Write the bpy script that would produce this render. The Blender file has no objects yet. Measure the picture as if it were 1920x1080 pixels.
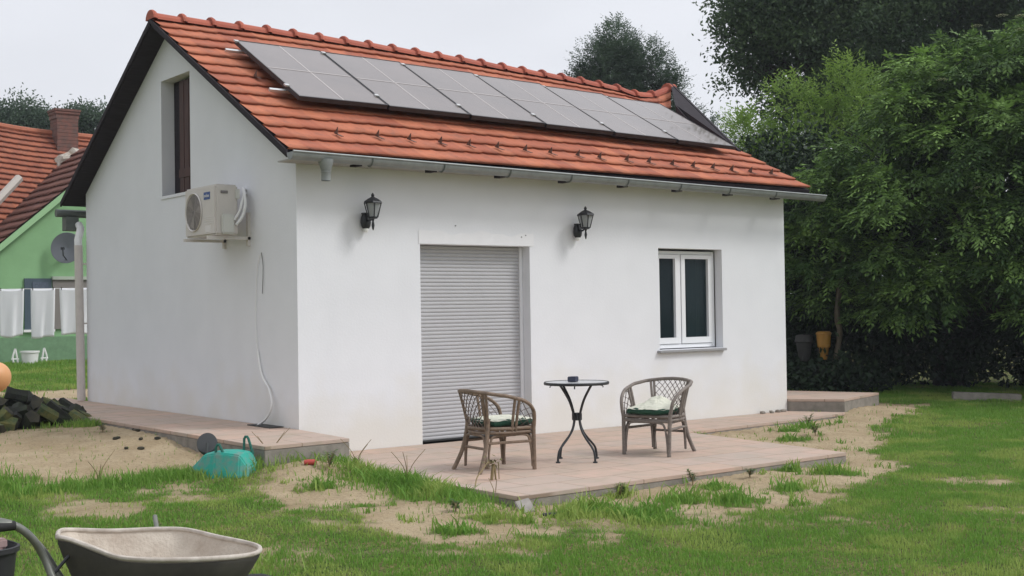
import bpy, bmesh, math, random
import numpy as np
from mathutils import Vector, Matrix, noise
random.seed(7); np.random.seed(7); rng = np.random.default_rng(11)
sc = bpy.context.scene; R = math.radians; PI = math.pi
C = bpy.data.collections.new('garden_house'); sc.collection.children.link(C)

# ---------------- camera
cam = bpy.data.cameras.new('camera'); co = bpy.data.objects.new('camera', cam); C.objects.link(co)
CX, CY, CZ = -5.94758, -11.04039, 1.38922
r_ = Vector((0.78854909, -0.61478889, -0.0149987)); u_ = Vector((9.54316712e-04, -2.31659019e-02, 9.99731179e-01)); f_ = Vector((0.61497108, 0.78835142, 0.01768075))
m = Matrix((r_, u_, -f_)).transposed().to_4x4(); m.translation = Vector((CX, CY, CZ)); co.matrix_world = m
cam.sensor_width = 36; cam.lens = 2368.43/1920*36; cam.clip_end = 2000; cam.clip_start = .05
sc.camera = co
# ---------------- sky and sun (overcast)
SUN_EL, SUN_AZ = 46, 138
w = bpy.data.worlds.new('World'); sc.world = w; w.use_nodes = True; nt = w.node_tree; N = nt.nodes; Lk = nt.links
bg = N['Background']; sky = N.new('ShaderNodeTexSky'); sky.sky_type = 'NISHITA'; sky.sun_disc = False
sky.sun_elevation = R(SUN_EL); sky.sun_rotation = R(SUN_AZ); sky.air_density = 1; sky.dust_density = 4
hs = N.new('ShaderNodeHueSaturation'); hs.inputs['Saturation'].default_value = .35
tc = N.new('ShaderNodeTexCoord'); ns = N.new('ShaderNodeTexNoise'); ns.inputs['Scale'].default_value = 2.2; ns.inputs['Detail'].default_value = 4
mp = N.new('ShaderNodeMapping'); mp.inputs['Scale'].default_value = (1, 1, 2.5)
Lk.new(tc.outputs['Generated'], mp.inputs[0]); Lk.new(mp.outputs[0], ns.inputs['Vector'])
dt = N.new('ShaderNodeVectorMath'); dt.operation = 'DOT_PRODUCT'; dt.inputs[1].default_value = (.85, -.2, .42); Lk.new(tc.outputs['Generated'], dt.inputs[0])
mr = N.new('ShaderNodeMapRange'); mr.inputs[1].default_value = -.9; mr.inputs[2].default_value = 1.0; mr.inputs[3].default_value = 4.7; mr.inputs[4].default_value = 8.2
Lk.new(dt.outputs['Value'], mr.inputs[0])
nr = N.new('ShaderNodeMapRange'); nr.inputs[1].default_value = .3; nr.inputs[2].default_value = .7; nr.inputs[3].default_value = .90; nr.inputs[4].default_value = 1.09
Lk.new(ns.outputs[0], nr.inputs[0])
sx = N.new('ShaderNodeSeparateXYZ'); Lk.new(tc.outputs['Generated'], sx.inputs[0])
zr = N.new('ShaderNodeMapRange'); zr.inputs[1].default_value = .3; zr.inputs[2].default_value = 1; zr.inputs[3].default_value = 1; zr.inputs[4].default_value = 1.35; Lk.new(sx.outputs['Z'], zr.inputs[0])
mz = N.new('ShaderNodeMath'); mz.operation = 'MULTIPLY'; Lk.new(nr.outputs[0], mz.inputs[0]); Lk.new(zr.outputs[0], mz.inputs[1])
mu = N.new('ShaderNodeMath'); mu.operation = 'MULTIPLY'; Lk.new(mr.outputs[0], mu.inputs[0]); Lk.new(mz.outputs[0], mu.inputs[1])
cl = N.new('ShaderNodeVectorMath'); cl.operation = 'SCALE'; cl.inputs[0].default_value = (.960, .985, 1.055); Lk.new(mu.outputs[0], cl.inputs['Scale'])
mx = N.new('ShaderNodeMix'); mx.data_type = 'RGBA'; mx.inputs[0].default_value = .88
Lk.new(sky.outputs[0], hs.inputs['Color']); Lk.new(hs.outputs[0], mx.inputs[6]); Lk.new(cl.outputs[0], mx.inputs[7])
Lk.new(mx.outputs[2], bg.inputs[0]); bg.inputs[1].default_value = .1
sun = bpy.data.lights.new('sun', 'SUN'); sun.energy = 1.25; sun.angle = R(16); sun.color = (1, .985, .96)
so = bpy.data.objects.new('sun', sun); C.objects.link(so)
el, az = R(SUN_EL), R(SUN_AZ)
sd = Vector((math.sin(az)*math.cos(el), math.cos(az)*math.cos(el), math.sin(el)))
so.rotation_euler = sd.to_track_quat('Z', 'Y').to_euler(); so.location = (20, -20, 30)
sc.view_settings.view_transform = 'Standard'; sc.view_settings.look = 'None'; sc.view_settings.exposure = 0.42; sc.view_settings.gamma = 1
sc.render.engine = 'CYCLES'; sc.cycles.max_bounces = 6; sc.cycles.transparent_max_bounces = 8
try: sc.cycles.use_denoising = True
except Exception: pass

# ---------------- helpers
def tag(o, label=None, cat=None, group=None, kind=None):
    if label: o['label'] = label
    if cat: o['category'] = cat
    if group: o['group'] = group
    if kind: o['kind'] = kind
    return o
def empty(name, loc=(0, 0, 0), rz=0, **k):
    o = bpy.data.objects.new(name, None); C.objects.link(o); o.location = loc; o.rotation_euler = (0, 0, rz); o.empty_display_size = .1
    return tag(o, **k)
def copy_tree(o, parent=None):
    c = o.copy(); C.objects.link(c); c.parent = parent
    for ch in list(o.children): copy_tree(ch, c)
    return c
def mesh_obj(name, V, F, mats, parent=None, smooth=False, mi=None, attrs=None, **k):
    me = bpy.data.meshes.new(name)
    V = np.asarray(V, np.float32)
    if isinstance(F, np.ndarray):
        nf, kk = F.shape
        me.vertices.add(len(V)); me.vertices.foreach_set('co', V.ravel())
        me.loops.add(nf*kk); me.loops.foreach_set('vertex_index', F.astype(np.int32).ravel())
        me.polygons.add(nf); me.polygons.foreach_set('loop_start', (np.arange(nf)*kk).astype(np.int32)); me.update(calc_edges=True)
    else:
        me.from_pydata([tuple(map(float, v)) for v in V], [], F)
    if not isinstance(mats, (list, tuple)): mats = [mats]
    for mt in mats: me.materials.append(mt)
    if mi is not None: me.polygons.foreach_set('material_index', np.asarray(mi, np.int32))
    if smooth: me.polygons.foreach_set('use_smooth', np.ones(len(me.polygons), bool))
    for an, av in (attrs or {}).items():
        a = me.attributes.new(an, 'FLOAT', 'POINT'); a.data.foreach_set('value', np.asarray(av, np.float32))
    me.update()
    o = bpy.data.objects.new(name, me); C.objects.link(o)
    if parent: o.parent = parent
    return tag(o, **k)
class MB:
    def __init__(s): s.v = []; s.f = []
    def add(s, V, F):
        b = len(s.v); s.v += [tuple(v) for v in V]; s.f += [tuple(i+b for i in f) for f in F]; return s
    def box(s, c, d, rz=0, M=None):
        V = []
        for z in (-.5, .5):
            for x, y in ((-.5, -.5), (.5, -.5), (.5, .5), (-.5, .5)): V.append(Vector((x*d[0], y*d[1], z*d[2])))
        if M is None: M = Matrix.Rotation(rz, 3, 'Z')
        V = [M @ v + Vector(c) for v in V]
        return s.add(V, [(3, 2, 1, 0), (4, 5, 6, 7), (0, 1, 5, 4), (1, 2, 6, 5), (2, 3, 7, 6), (3, 0, 4, 7)])
    def mm(s, a, b): return s.box([(p+q)/2 for p, q in zip(a, b)], [abs(q-p) for p, q in zip(a, b)])
    def tube(s, P, r, n=8, cap=True, flat=1.0):
        P = [Vector(p) for p in P]; rr = r if isinstance(r, (list, tuple)) else [r]*len(P)
        V = []; F = []; up = None
        for i, p in enumerate(P):
            t = (P[min(i+1, len(P)-1)]-P[max(i-1, 0)]).normalized()
            if up is None: up = Vector((0, 0, 1)) if abs(t.z) < .9 else Vector((1, 0, 0))
            a = t.cross(up); a = a.normalized() if a.length > 1e-6 else Vector((1, 0, 0)); up = a.cross(t).normalized()
            for k in range(n):
                an = 2*PI*k/n; V.append(p + a*math.cos(an)*rr[i] + up*math.sin(an)*rr[i]*flat)
        for i in range(len(P)-1):
            for k in range(n): F.append((i*n+k, i*n+(k+1) % n, (i+1)*n+(k+1) % n, (i+1)*n+k))
        if cap: F.append(tuple(range(n-1, -1, -1))); F.append(tuple((len(P)-1)*n+k for k in range(n)))
        return s.add(V, F)
    def lathe(s, prof, c=(0, 0, 0), n=16, ang=2*PI, M=None):
        V = []; F = []; full = abs(ang-2*PI) < 1e-6; nn = n if full else n+1
        for (r, z) in prof:
            for k in range(nn):
                a = ang*k/n; v = Vector((r*math.cos(a), r*math.sin(a), z))
                if M: v = M @ v
                V.append(v+Vector(c))
        for i in range(len(prof)-1):
            for k in range(n): F.append((i*nn+k, i*nn+(k+1) % nn, (i+1)*nn+(k+1) % nn, (i+1)*nn+k))
        return s.add(V, F)
    def prism(s, poly, z0, z1):
        n = len(poly); V = [(x, y, z0) for x, y in poly]+[(x, y, z1) for x, y in poly]
        return s.add(V, [tuple(range(n-1, -1, -1)), tuple(range(n, 2*n))]+[(i, (i+1) % n, n+(i+1) % n, n+i) for i in range(n)])
    def slab(s, poly, d):
        P = [Vector(p) for p in poly]; n = len(P); d = Vector(d)
        return s.add(P+[p+d for p in P], [tuple(range(n-1, -1, -1)), tuple(range(n, 2*n))]+[(i, (i+1) % n, n+(i+1) % n, n+i) for i in range(n)])
    def build(s, name, mat, parent=None, smooth=False, bevel=0, **k):
        o = mesh_obj(name, s.v, s.f, mat, parent, smooth, **k)
        if smooth or bevel:
            bm = bmesh.new(); bm.from_mesh(o.data); bmesh.ops.recalc_face_normals(bm, faces=bm.faces)
            if bevel:
                ed = [e for e in bm.edges if len(e.link_faces) == 2 and e.calc_face_angle(0) > .6]
                bmesh.ops.bevel(bm, geom=ed, offset=bevel, segments=2, affect='EDGES', clamp_overlap=True)
            bm.to_mesh(o.data); bm.free()
        if smooth: o.data.set_sharp_from_angle(angle=R(45)) if hasattr(o.data, 'set_sharp_from_angle') else None
        return o
def crom(P, n=6):
    P = [Vector(p) for p in P]; out = []
    for i in range(len(P)-1):
        p0, p1, p2, p3 = P[max(i-1, 0)], P[i], P[i+1], P[min(i+2, len(P)-1)]
        for k in range(n):
            t = k/n; out.append(.5*((2*p1)+(p2-p0)*t+(2*p0-5*p1+4*p2-p3)*t*t+(3*p1-p0-3*p2+p3)*t**3))
    out.append(P[-1]); return out

# ---------------- materials
def mat(name, col, rough=.7, metal=0, var=.0, vscale=8, col2=None, bump=0, bscale=60, spec=.5, trans=0, attr=None, attrcol=None, coat=0, detail=5, obj=True, lo=.35, hi=.65, stretch=None):
    m = bpy.data.materials.new(name); m.use_nodes = True; t = m.node_tree; n = t.nodes; l = t.links
    b = n['Principled BSDF']; b.inputs['Roughness'].default_value = rough; b.inputs['Metallic'].default_value = metal
    b.inputs['Specular IOR Level'].default_value = spec
    if coat: b.inputs['Coat Weight'].default_value = coat
    c4 = (*col, 1); src = None
    tcn = n.new('ShaderNodeTexCoord'); vec = tcn.outputs['Object']
    if stretch:
        mpn = n.new('ShaderNodeMapping'); mpn.inputs['Scale'].default_value = stretch; l.new(vec, mpn.inputs[0]); vec = mpn.outputs[0]
    if col2 is None and var: col2 = tuple(min(1, c*(1-var)) for c in col)
    if col2 is not None:
        nz = n.new('ShaderNodeTexNoise'); nz.inputs['Scale'].default_value = vscale; nz.inputs['Detail'].default_value = detail; nz.inputs['Roughness'].default_value = .65; l.new(vec, nz.inputs['Vector'])
        rp = n.new('ShaderNodeMapRange'); rp.inputs[1].default_value = lo; rp.inputs[2].default_value = hi; l.new(nz.outputs[0], rp.inputs[0])
        mxx = n.new('ShaderNodeMix'); mxx.data_type = 'RGBA'; mxx.inputs[6].default_value = c4; mxx.inputs[7].default_value = (*col2, 1); l.new(rp.outputs[0], mxx.inputs[0]); src = mxx.outputs[2]
    if attr:
        at = n.new('ShaderNodeAttribute'); at.attribute_name = attr
        m2 = n.new('ShaderNodeMix'); m2.data_type = 'RGBA'; l.new(at.outputs['Fac'], m2.inputs[0])
        if src: l.new(src, m2.inputs[6])
        else: m2.inputs[6].default_value = c4
        m2.inputs[7].default_value = (*attrcol, 1); src = m2.outputs[2]
    if src: l.new(src, b.inputs['Base Color'])
    else: b.inputs['Base Color'].default_value = c4
    if bump:
        bn = n.new('ShaderNodeTexNoise'); bn.inputs['Scale'].default_value = bscale; bn.inputs['Detail'].default_value = 4; l.new(vec, bn.inputs['Vector'])
        bp_ = n.new('ShaderNodeBump'); bp_.inputs['Strength'].default_value = bump; bp_.inputs['Distance'].default_value = .01; l.new(bn.outputs[0], bp_.inputs['Height']); l.new(bp_.outputs[0], b.inputs['Normal'])
    if trans:
        tr = n.new('ShaderNodeBsdfTranslucent'); ms = n.new('ShaderNodeMixShader'); ms.inputs[0].default_value = trans
        if src: l.new(src, tr.inputs[0])
        else: tr.inputs[0].default_value = c4
        l.new(b.outputs[0], ms.inputs[1]); l.new(tr.outputs[0], ms.inputs[2]); l.new(ms.outputs[0], n['Material Output'].inputs[0])
    return m
def clear_glass():
    m = bpy.data.materials.new('clear_pane'); m.use_nodes = True; t = m.node_tree; n = t.nodes; l = t.links; b = n['Principled BSDF']; b.inputs['Base Color'].default_value = (.022, .036, .043, 1); b.inputs['Roughness'].default_value = .06; b.inputs['Specular IOR Level'].default_value = .22
    tr = n.new('ShaderNodeBsdfTransparent'); tr.inputs[0].default_value = (.72, .80, .80, 1); ms = n.new('ShaderNodeMixShader'); ms.inputs[0].default_value = .55
    l.new(b.outputs[0], ms.inputs[1]); l.new(tr.outputs[0], ms.inputs[2]); l.new(ms.outputs[0], n['Material Output'].inputs[0]); return m
def plaster_mat():
    m = mat('white_plaster', (.775, .785, .815), .9, var=.045, vscale=1.7, bump=.14, bscale=40, spec=.2)
    t = m.node_tree; n = t.nodes; l = t.links; b = n['Principled BSDF']; src = b.inputs['Base Color'].links[0].from_socket
    tcn = n.new('ShaderNodeTexCoord'); sp = n.new('ShaderNodeSeparateXYZ'); l.new(tcn.outputs['Object'], sp.inputs[0])
    nz = n.new('ShaderNodeTexNoise'); nz.inputs['Scale'].default_value = 2.5; nz.inputs['Detail'].default_value = 6; l.new(tcn.outputs['Object'], nz.inputs['Vector'])
    ad = n.new('ShaderNodeMath'); ad.operation = 'MULTIPLY_ADD'; ad.inputs[1].default_value = -1.3; l.new(nz.outputs[0], ad.inputs[0]); l.new(sp.outputs['Z'], ad.inputs[2])
    mp_ = n.new('ShaderNodeMapRange'); mp_.inputs[1].default_value = -.55; mp_.inputs[2].default_value = .1; mp_.inputs[3].default_value = .6; mp_.inputs[4].default_value = 0; l.new(ad.outputs[0], mp_.inputs[0])
    mxx = n.new('ShaderNodeMix'); mxx.data_type = 'RGBA'; l.new(mp_.outputs[0], mxx.inputs[0]); l.new(src, mxx.inputs[6]); mxx.inputs[7].default_value = (.68, .65, .57, 1)
    l.new(mxx.outputs[2], b.inputs['Base Color']); return m
def paving_mat():
    m = mat('pink_paving', (.54, .41, .335), .85, col2=(.46, .38, .31), vscale=3.2, bump=.25, bscale=120, spec=.25)
    t = m.node_tree; n = t.nodes; l = t.links; b = n['Principled BSDF']; src = b.inputs['Base Color'].links[0].from_socket
    tcn = n.new('ShaderNodeTexCoord'); br = n.new('ShaderNodeTexBrick'); br.inputs['Scale'].default_value = 1; br.inputs['Brick Width'].default_value = .6; br.inputs['Row Height'].default_value = .4
    br.inputs['Mortar Size'].default_value = .006; br.inputs['Mortar Smooth'].default_value = .3; br.inputs['Color1'].default_value = (1.0, .93, .90, 1); br.inputs['Color2'].default_value = (.90, .92, .95, 1); br.inputs['Mortar'].default_value = (.55, .53, .50, 1)
    l.new(tcn.outputs['Object'], br.inputs['Vector'])
    mxx = n.new('ShaderNodeMix'); mxx.data_type = 'RGBA'; mxx.blend_type = 'MULTIPLY'; mxx.inputs[0].default_value = 1; l.new(src, mxx.inputs[6]); l.new(br.outputs['Color'], mxx.inputs[7])
    nz = n.new('ShaderNodeTexNoise'); nz.inputs['Scale'].default_value = 5; nz.inputs['Detail'].default_value = 8; l.new(tcn.outputs['Object'], nz.inputs['Vector'])
    rp = n.new('ShaderNodeMapRange'); rp.inputs[1].default_value = .52; rp.inputs[2].default_value = .72; rp.inputs[4].default_value = .5; l.new(nz.outputs[0], rp.inputs[0])
    m3 = n.new('ShaderNodeMix'); m3.data_type = 'RGBA'; l.new(rp.outputs[0], m3.inputs[0]); l.new(mxx.outputs[2], m3.inputs[6]); m3.inputs[7].default_value = (.37, .31, .23, 1)
    l.new(m3.outputs[2], b.inputs['Base Color']); return m
def tile_mat(name, ca, cb, dark, dirt=.5):
    m = mat(name, ca, .75, attr='tint', attrcol=cb, bump=.2, bscale=80, spec=.3)
    t = m.node_tree; n = t.nodes; l = t.links; b = n['Principled BSDF']; src = b.inputs['Base Color'].links[0].from_socket
    tcn = n.new('ShaderNodeTexCoord'); nz = n.new('ShaderNodeTexNoise'); nz.inputs['Scale'].default_value = 6.5; nz.inputs['Detail'].default_value = 10; nz.inputs['Roughness'].default_value = .7; l.new(tcn.outputs['Object'], nz.inputs['Vector'])
    rp = n.new('ShaderNodeMapRange'); rp.inputs[1].default_value = .48; rp.inputs[2].default_value = .75; rp.inputs[4].default_value = dirt; l.new(nz.outputs[0], rp.inputs[0])
    m3 = n.new('ShaderNodeMix'); m3.data_type = 'RGBA'; l.new(rp.outputs[0], m3.inputs[0]); l.new(src, m3.inputs[6]); m3.inputs[7].default_value = (*dark, 1)
    l.new(m3.outputs[2], b.inputs['Base Color']); return m
M = {}
M['plaster'] = plaster_mat(); M['paving'] = paving_mat()
M['concrete'] = mat('concrete_edge', (.30, .275, .24), .9, var=.3, vscale=9, bump=.3, spec=.2)
M['tile'] = tile_mat('clay_tile', (.50, .172, .092), (.34, .10, .058), (.19, .095, .07), .75)
M['ridge'] = tile_mat('ridge_tile', (.42, .12, .075), (.34, .09, .06), (.2, .09, .07), .5)
M['old_tile'] = tile_mat('old_clay_tile', (.36, .12, .065), (.27, .085, .05), (.14, .08, .06), .75)
M['brown_tile'] = tile_mat('brown_tile', (.20, .085, .06), (.15, .06, .045), (.1, .06, .05), .6)
M['dark_wood'] = mat('dark_wood', (.034, .028, .034), .8, var=.4, vscale=6, stretch=(1, 6, 6), spec=.25)
M['red_wood'] = mat('reddish_door_wood', (.075, .028, .022), .6, var=.45, vscale=10, stretch=(6, 6, .6))
M['zinc'] = mat('zinc_gutter', (.30, .32, .32), .55, metal=.35, var=.2, vscale=7)
M['zinc_dark'] = mat('weathered_zinc', (.16, .18, .17), .6, metal=.3, var=.25, vscale=7)
M['pvc'] = mat('beige_pipe', (.64, .585, .545), .5, var=.1)
M['white_pvc'] = mat('white_frame', (.80, .81, .83), .4, spec=.5)
M['shutter'] = mat('roller_shutter', (.47, .47, .485), .5, var=.05, vscale=2)
M['glass'] = clear_glass()
M['curtain'] = mat('curtain', (.50, .55, .56), .9)
M['black'] = mat('black_iron', (.018, .020, .024), .45)
M['lantern_glass'] = mat('lantern_glass', (.55, .57, .58), .15, trans=.5)
M['ac'] = mat('ac_casing', (.62, .585, .55), .5, var=.06, vscale=3)
M['ac_dark'] = mat('fan_grille', (.20, .185, .18), .6)
M['ac_side'] = mat('ac_cover', (.60, .60, .56), .5)
M['blue'] = mat('blue_label', (.035, .085, .26), .5)
M['white'] = mat('white_plastic', (.78, .78, .77), .45)
M['cell'] = mat('solar_cell', (.135, .102, .088), .3, spec=.6, coat=.55, var=.3, vscale=1.2)
M['bus'] = mat('busbar', (.46, .42, .40), .35)
M['alu'] = mat('aluminium', (.62, .62, .62), .4, metal=.6)
M['alu_frame'] = mat('panel_frame', (.035, .035, .038), .45, metal=.3)
M['rattan'] = mat('rattan', (.235, .165, .115), .6, var=.4, vscale=30, bump=.3, bscale=200)
M['rattan_grey'] = mat('weathered_rattan', (.235, .20, .175), .65, var=.35, vscale=30, bump=.3, bscale=200)
M['lattice'] = mat('dark_lattice_cane', (.10, .07, .055), .6, var=.3, vscale=40)
M['green_fabric'] = mat('green_cushion', (.022, .085, .052), .95, var=.35, vscale=40, bump=.5, bscale=90)
M['cream'] = mat('cream_fleece', (.66, .66, .55), .95, var=.14, vscale=14, bump=.8, bscale=45)
M['mosaic'] = mat('table_top', (.50, .51, .52), .3, var=.2, vscale=60)
M['navy'] = mat('navy_box', (.035, .04, .07), .5)
M['steel_dirty'] = mat('cement_stained_steel', (.60, .54, .46), .85, col2=(.42, .35, .285), vscale=5, bump=.5, bscale=70, lo=.38, hi=.68)
M['steel_out'] = mat('tray_outside', (.075, .07, .06), .7, col2=(.045, .04, .038), vscale=6)
M['rim'] = mat('tray_rim', (.58, .53, .47), .8, col2=(.40, .35, .30), vscale=14)
M['tube'] = mat('barrow_tube', (.14, .15, .135), .45, metal=.3, col2=(.2, .2, .17), vscale=16)
M['rubber'] = mat('black_rubber', (.02, .02, .02), .8)
M['bucket'] = mat('black_bucket', (.022, .022, .024), .6)
M['brickpink'] = mat('pinkish_rubble', (.36, .25, .24), .9, var=.3)
M['teal'] = mat('teal_plastic', (.02, .34, .27), .5, col2=(.14, .27, .23), vscale=9, lo=.45, hi=.62)
M['teal_dark'] = mat('dark_teal_plastic', (.01, .12, .09), .5)
M['toywheel'] = mat('toy_wheel', (.05, .052, .055), .7)
M['red'] = mat('red_plastic', (.45, .06, .045), .45)
M['orange'] = mat('orange_ball', (.72, .36, .16), .5)
M['towel'] = mat('white_towel', (.90, .91, .95), .95, trans=.05, bump=.2)
M['greenwall'] = mat('green_render', (.25, .45, .23), .9, var=.12, vscale=1.5)
M['greentrim'] = mat('green_trim', (.30, .50, .27), .85)
M['brick'] = mat('chimney_brick', (.20, .085, .065), .9, col2=(.11, .07, .06), vscale=7)
M['mortar'] = mat('pale_mortar', (.50, .47, .42), .95, col2=(.3, .25, .2), vscale=5)
M['dish'] = mat('grey_dish', (.13, .14, .16), .5)
M['blind'] = mat('grey_blind', (.21, .19, .18), .7)
M['log_bark'] = mat('dark_bark', (.018, .017, .017), .9, col2=(.030, .040, .020), vscale=5, bump=.8, bscale=40)
M['log_moss'] = mat('mossy_bark', (.04, .075, .035), .9, col2=(.16, .15, .045), vscale=9, bump=.8, bscale=40)
M['log_end'] = mat('split_wood', (.055, .05, .03), .9, col2=(.022, .022, .018), vscale=8)
M['bark'] = mat('tree_bark', (.045, .037, .03), .9, var=.4, vscale=8, bump=.6, bscale=30)
M['dry'] = mat('dry_stalk', (.26, .20, .10), .9, var=.3)
M['yellow'] = mat('yellow_plastic', (.38, .19, .03), .6)
M['greyplastic'] = mat('dull_grey_plastic', (.035, .035, .035), .7)
def leafmat(name, a, b, trans=.3): return mat(name, a, .6, attr='tint', attrcol=b, trans=trans, spec=.25)
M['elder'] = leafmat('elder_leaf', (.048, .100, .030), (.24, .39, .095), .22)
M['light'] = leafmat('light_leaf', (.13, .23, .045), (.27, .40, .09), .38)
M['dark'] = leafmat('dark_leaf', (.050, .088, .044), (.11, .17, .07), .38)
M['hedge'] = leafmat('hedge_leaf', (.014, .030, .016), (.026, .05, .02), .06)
M['far'] = leafmat('far_leaf', (.060, .095, .065), (.10, .15, .09), .35)
M['flower'] = mat('white_blossom', (.72, .72, .55), .8)
M['grass'] = leafmat('grass_blade', (.150, .315, .048), (.40, .47, .13), .38)
M['weed'] = leafmat('weed_leaf', (.045, .12, .025), (.12, .19, .05), .3)

# ---------------- noise helper
_G = rng.random((64, 64))
def vnoise(x, y):
    x = np.asarray(x, float); y = np.asarray(y, float)
    xi = np.floor(x).astype(int); yi = np.floor(y).astype(int); fx = x-xi; fy = y-yi; fx = fx*fx*(3-2*fx); fy = fy*fy*(3-2*fy)
    g = lambda a, b: _G[a % 64, b % 64]
    return (g(xi, yi)*(1-fx)+g(xi+1, yi)*fx)*(1-fy)+(g(xi, yi+1)*(1-fx)+g(xi+1, yi+1)*fx)*fy
def fbm(x, y, o=4):
    s = 0; a = .5
    for i in range(o): s = s+a*vnoise(x*2**i+i*7.3, y*2**i+i*3.1); a *= .5
    return s/(1-.5**o)
def sm(a, b, x):
    t = np.clip((x-a)/(b-a), 0, 1); return t*t*(3-2*t)
def inpoly(px, py, poly):
    ins = np.zeros(px.shape, bool); n = len(poly)
    for i in range(n):
        x1, y1 = poly[i]; x2, y2 = poly[(i+1) % n]
        if y1 == y2: continue
        c = ((y1 > py) != (y2 > py)) & (px < (x2-x1)*(py-y1)/(y2-y1)+x1); ins ^= c
    return ins
def sdist(px, py, poly):
    d = np.full(px.shape, 1e9); n = len(poly)
    for i in range(n):
        x1, y1 = poly[i]; x2, y2 = poly[(i+1) % n]; dx, dy = x2-x1, y2-y1
        t = np.clip(((px-x1)*dx+(py-y1)*dy)/(dx*dx+dy*dy+1e-12), 0, 1); d = np.minimum(d, np.hypot(px-x1-t*dx, py-y1-t*dy))
    return np.where(inpoly(px, py, poly), -d, d)
TERR = [(-.12, -3.60), (3.88, -3.54), (4.28, -1.05), (4.28, -.004), (-.12, -.004)]
WALK = [(4.284, -1.07), (7.30, -.80), (7.60, -.69), (7.27, -.004), (4.284, -.004)]
STRIP = [(-.98, -1.20), (-.10, -1.13), (-.004, -.004), (-.004, 6.9), (-.98, 6.9)]
STEP = [(7.284, -.05), (7.71, -.60), (9.05, -.17), (8.6, 1.1), (8.4, 6), (7.284, 6)]
HOUSE = [(0, 0), (7.28, 0), (7.28, 5.9), (0, 5.9)]
SL = [[-1.93, 3.13], [-1.59, 2.41], [-0.95, 3.1], [-0.9, 3.37], [-.9, 2.4], [-0.75, 0.95], [-1.12, -0.48], [-1.66, -0.59], [-2.08, -0.72], [-2.58, -0.65], [-2.8, -0.23], [-3.4, 0.59], [-3.4, 2.0]]
S2 = [[-1.21, -1.5], [-0.63, -1.2], [-0.14, -1.1], [-0.1, -1.5], [-0.35, -2.02], [-0.81, -2.69], [-1.25, -2.79], [-1.41, -2.26]]
S7 = [[-1.0, -2.7], [-.55, -2.75], [-.4, -3.2], [-1.05, -3.3]]
S8 = [[-.1, -3.9], [.6, -4.5], [1.4, -5.1], [.6, -5.2], [-.3, -4.6]]
S3 = [[-1.1, -3.15], [-0.56, -3.04], [0.01, -3.45], [-0.17, -3.97], [-0.61, -4.39], [-1.21, -4.37], [-1.32, -4.16], [-1.32, -3.71]]
S4 = [[-.1, -3.4], [4.3, -3.25], [4.0, -3.96], [2.79, -4.44], [1.5, -4.92], [0.65, -4.6], [0.6, -4.0], [0.0, -3.95]]
S5 = [[4.0, -0.78], [7.72, -0.48], [9.36, 0.04], [9.6, -0.45], [8.5, -0.9], [7.17, -1.4], [5.56, -2.63], [4.42, -3.31], [3.7, -3.4]]
S6 = [[0.0, 10.3], [3, 10.9], [1.6, 8.9], [-1.0, 7.71], [-2.5, 9.5]]
SMALL = [(-2.63, -1.92, .28), (-1.85, -1.38, .22), (-1.21, -4.48, .2), (-2.3, -4.11, .18), (-.02, -5.01, .22), (3.73, -5.23, .2), (-.33, -4.88, .17), (-1.92, -1.75, .2), (1.35, -5.5, .15), (-1.6, -3.3, .2), (2.5, -6.1, .15)]
TUFT = [(0.29, -3.91, .17), (0.21, -4.29, .2), (0.46, -4.36, .2), (1.01, -4.2, .22), (1.29, -4.45, .16), (3.03, -4.03, .16), (0.25, -4.64, .2), (-0.02, -4.09, .16), (2.11, -4.33, .16), (-.9, -2.05, .12), (-1.05, -4.1, .12), (4.9, -2.0, .12), (6.0, -1.35, .13), (5.5, -1.5, .1), (1.65, -3.95, .1), (.8, -3.75, .08), (-.6, -3.9, .08), (2.9, -3.7, .08), (-.45,-4.1,.07)]
def sandf(x, y):
    n1 = (fbm(x*2.6+3, y*2.6+9)-.5)*1.0; n2 = (fbm(x*9, y*9, 3)-.5)*.42
    s = np.zeros(np.shape(x))
    for P in (SL, S2, S3, S4, S5, S6):
        s = np.maximum(s, sm(.15, -.15, sdist(x, y, P)-.13+n1*.42+n2*.9))
    for P in (S7, S8): s = np.maximum(s, .72*sm(.2, -.25, sdist(x, y, P)+n1*.6+n2*1.5))
    for (a, b, r) in SMALL: s = np.maximum(s, .8*sm(.2, -.2, np.hypot((x-a), (y-b)*.8)-r+n1*.9+n2*1.4))
    for (a, b, r) in TUFT: s = s*(1-sm(.08, -.08, np.hypot(x-a, y-b)-r*.8+n1*.5+n2))
    return s
def gbase(x, y):
    Lz = np.interp(y, [-8, -4, -1.5, 0, 3, 6, 12, 20, 30, 60], [-.15, -.09, 0.0, .1, .17, .21, .38, .66, .8, 1.0])
    Rz = np.interp(y, [-8, -4, -1, 0, 8, 25, 60], [-.15, -.085, -.06, -.03, .1, .4, .9])
    w_ = 1-sm(-.9, .5, x); return Lz*w_+Rz*(1-w_)
def gz(x, y):
    x = np.asarray(x, float); y = np.asarray(y, float)
    z = gbase(x, y)+(fbm(x*1.1, y*1.1, 3)-.5)*.06+(fbm(x*6, y*6, 3)-.5)*.022
    z = z+.09*np.exp(-((x+.75)**2/.5+(y-1.7)**2/1.0))*(x < 3)       # heap of sand against the paving
    z = z+.10*np.exp(-((x+.55)**2/.35+(y+1.3)**2/.10))
    z = z+.05*np.exp(-((x-8.4)**2/.6+(y+.55)**2/.12))
    z = z+.03*np.exp(-((x+.30)**2/.02+(y+2.3)**2/1.1))                # bank beside the terrace
    for P, top in ((TERR, -.02), (WALK, -.03), (STRIP, .2), (STEP, .08)):
        d = sdist(x, y, P); z = np.where(d < .03, np.minimum(z, top), z)
    d = sdist(x, y, HOUSE); z = np.where(d < -.05, -.1, z)
    return z

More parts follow.
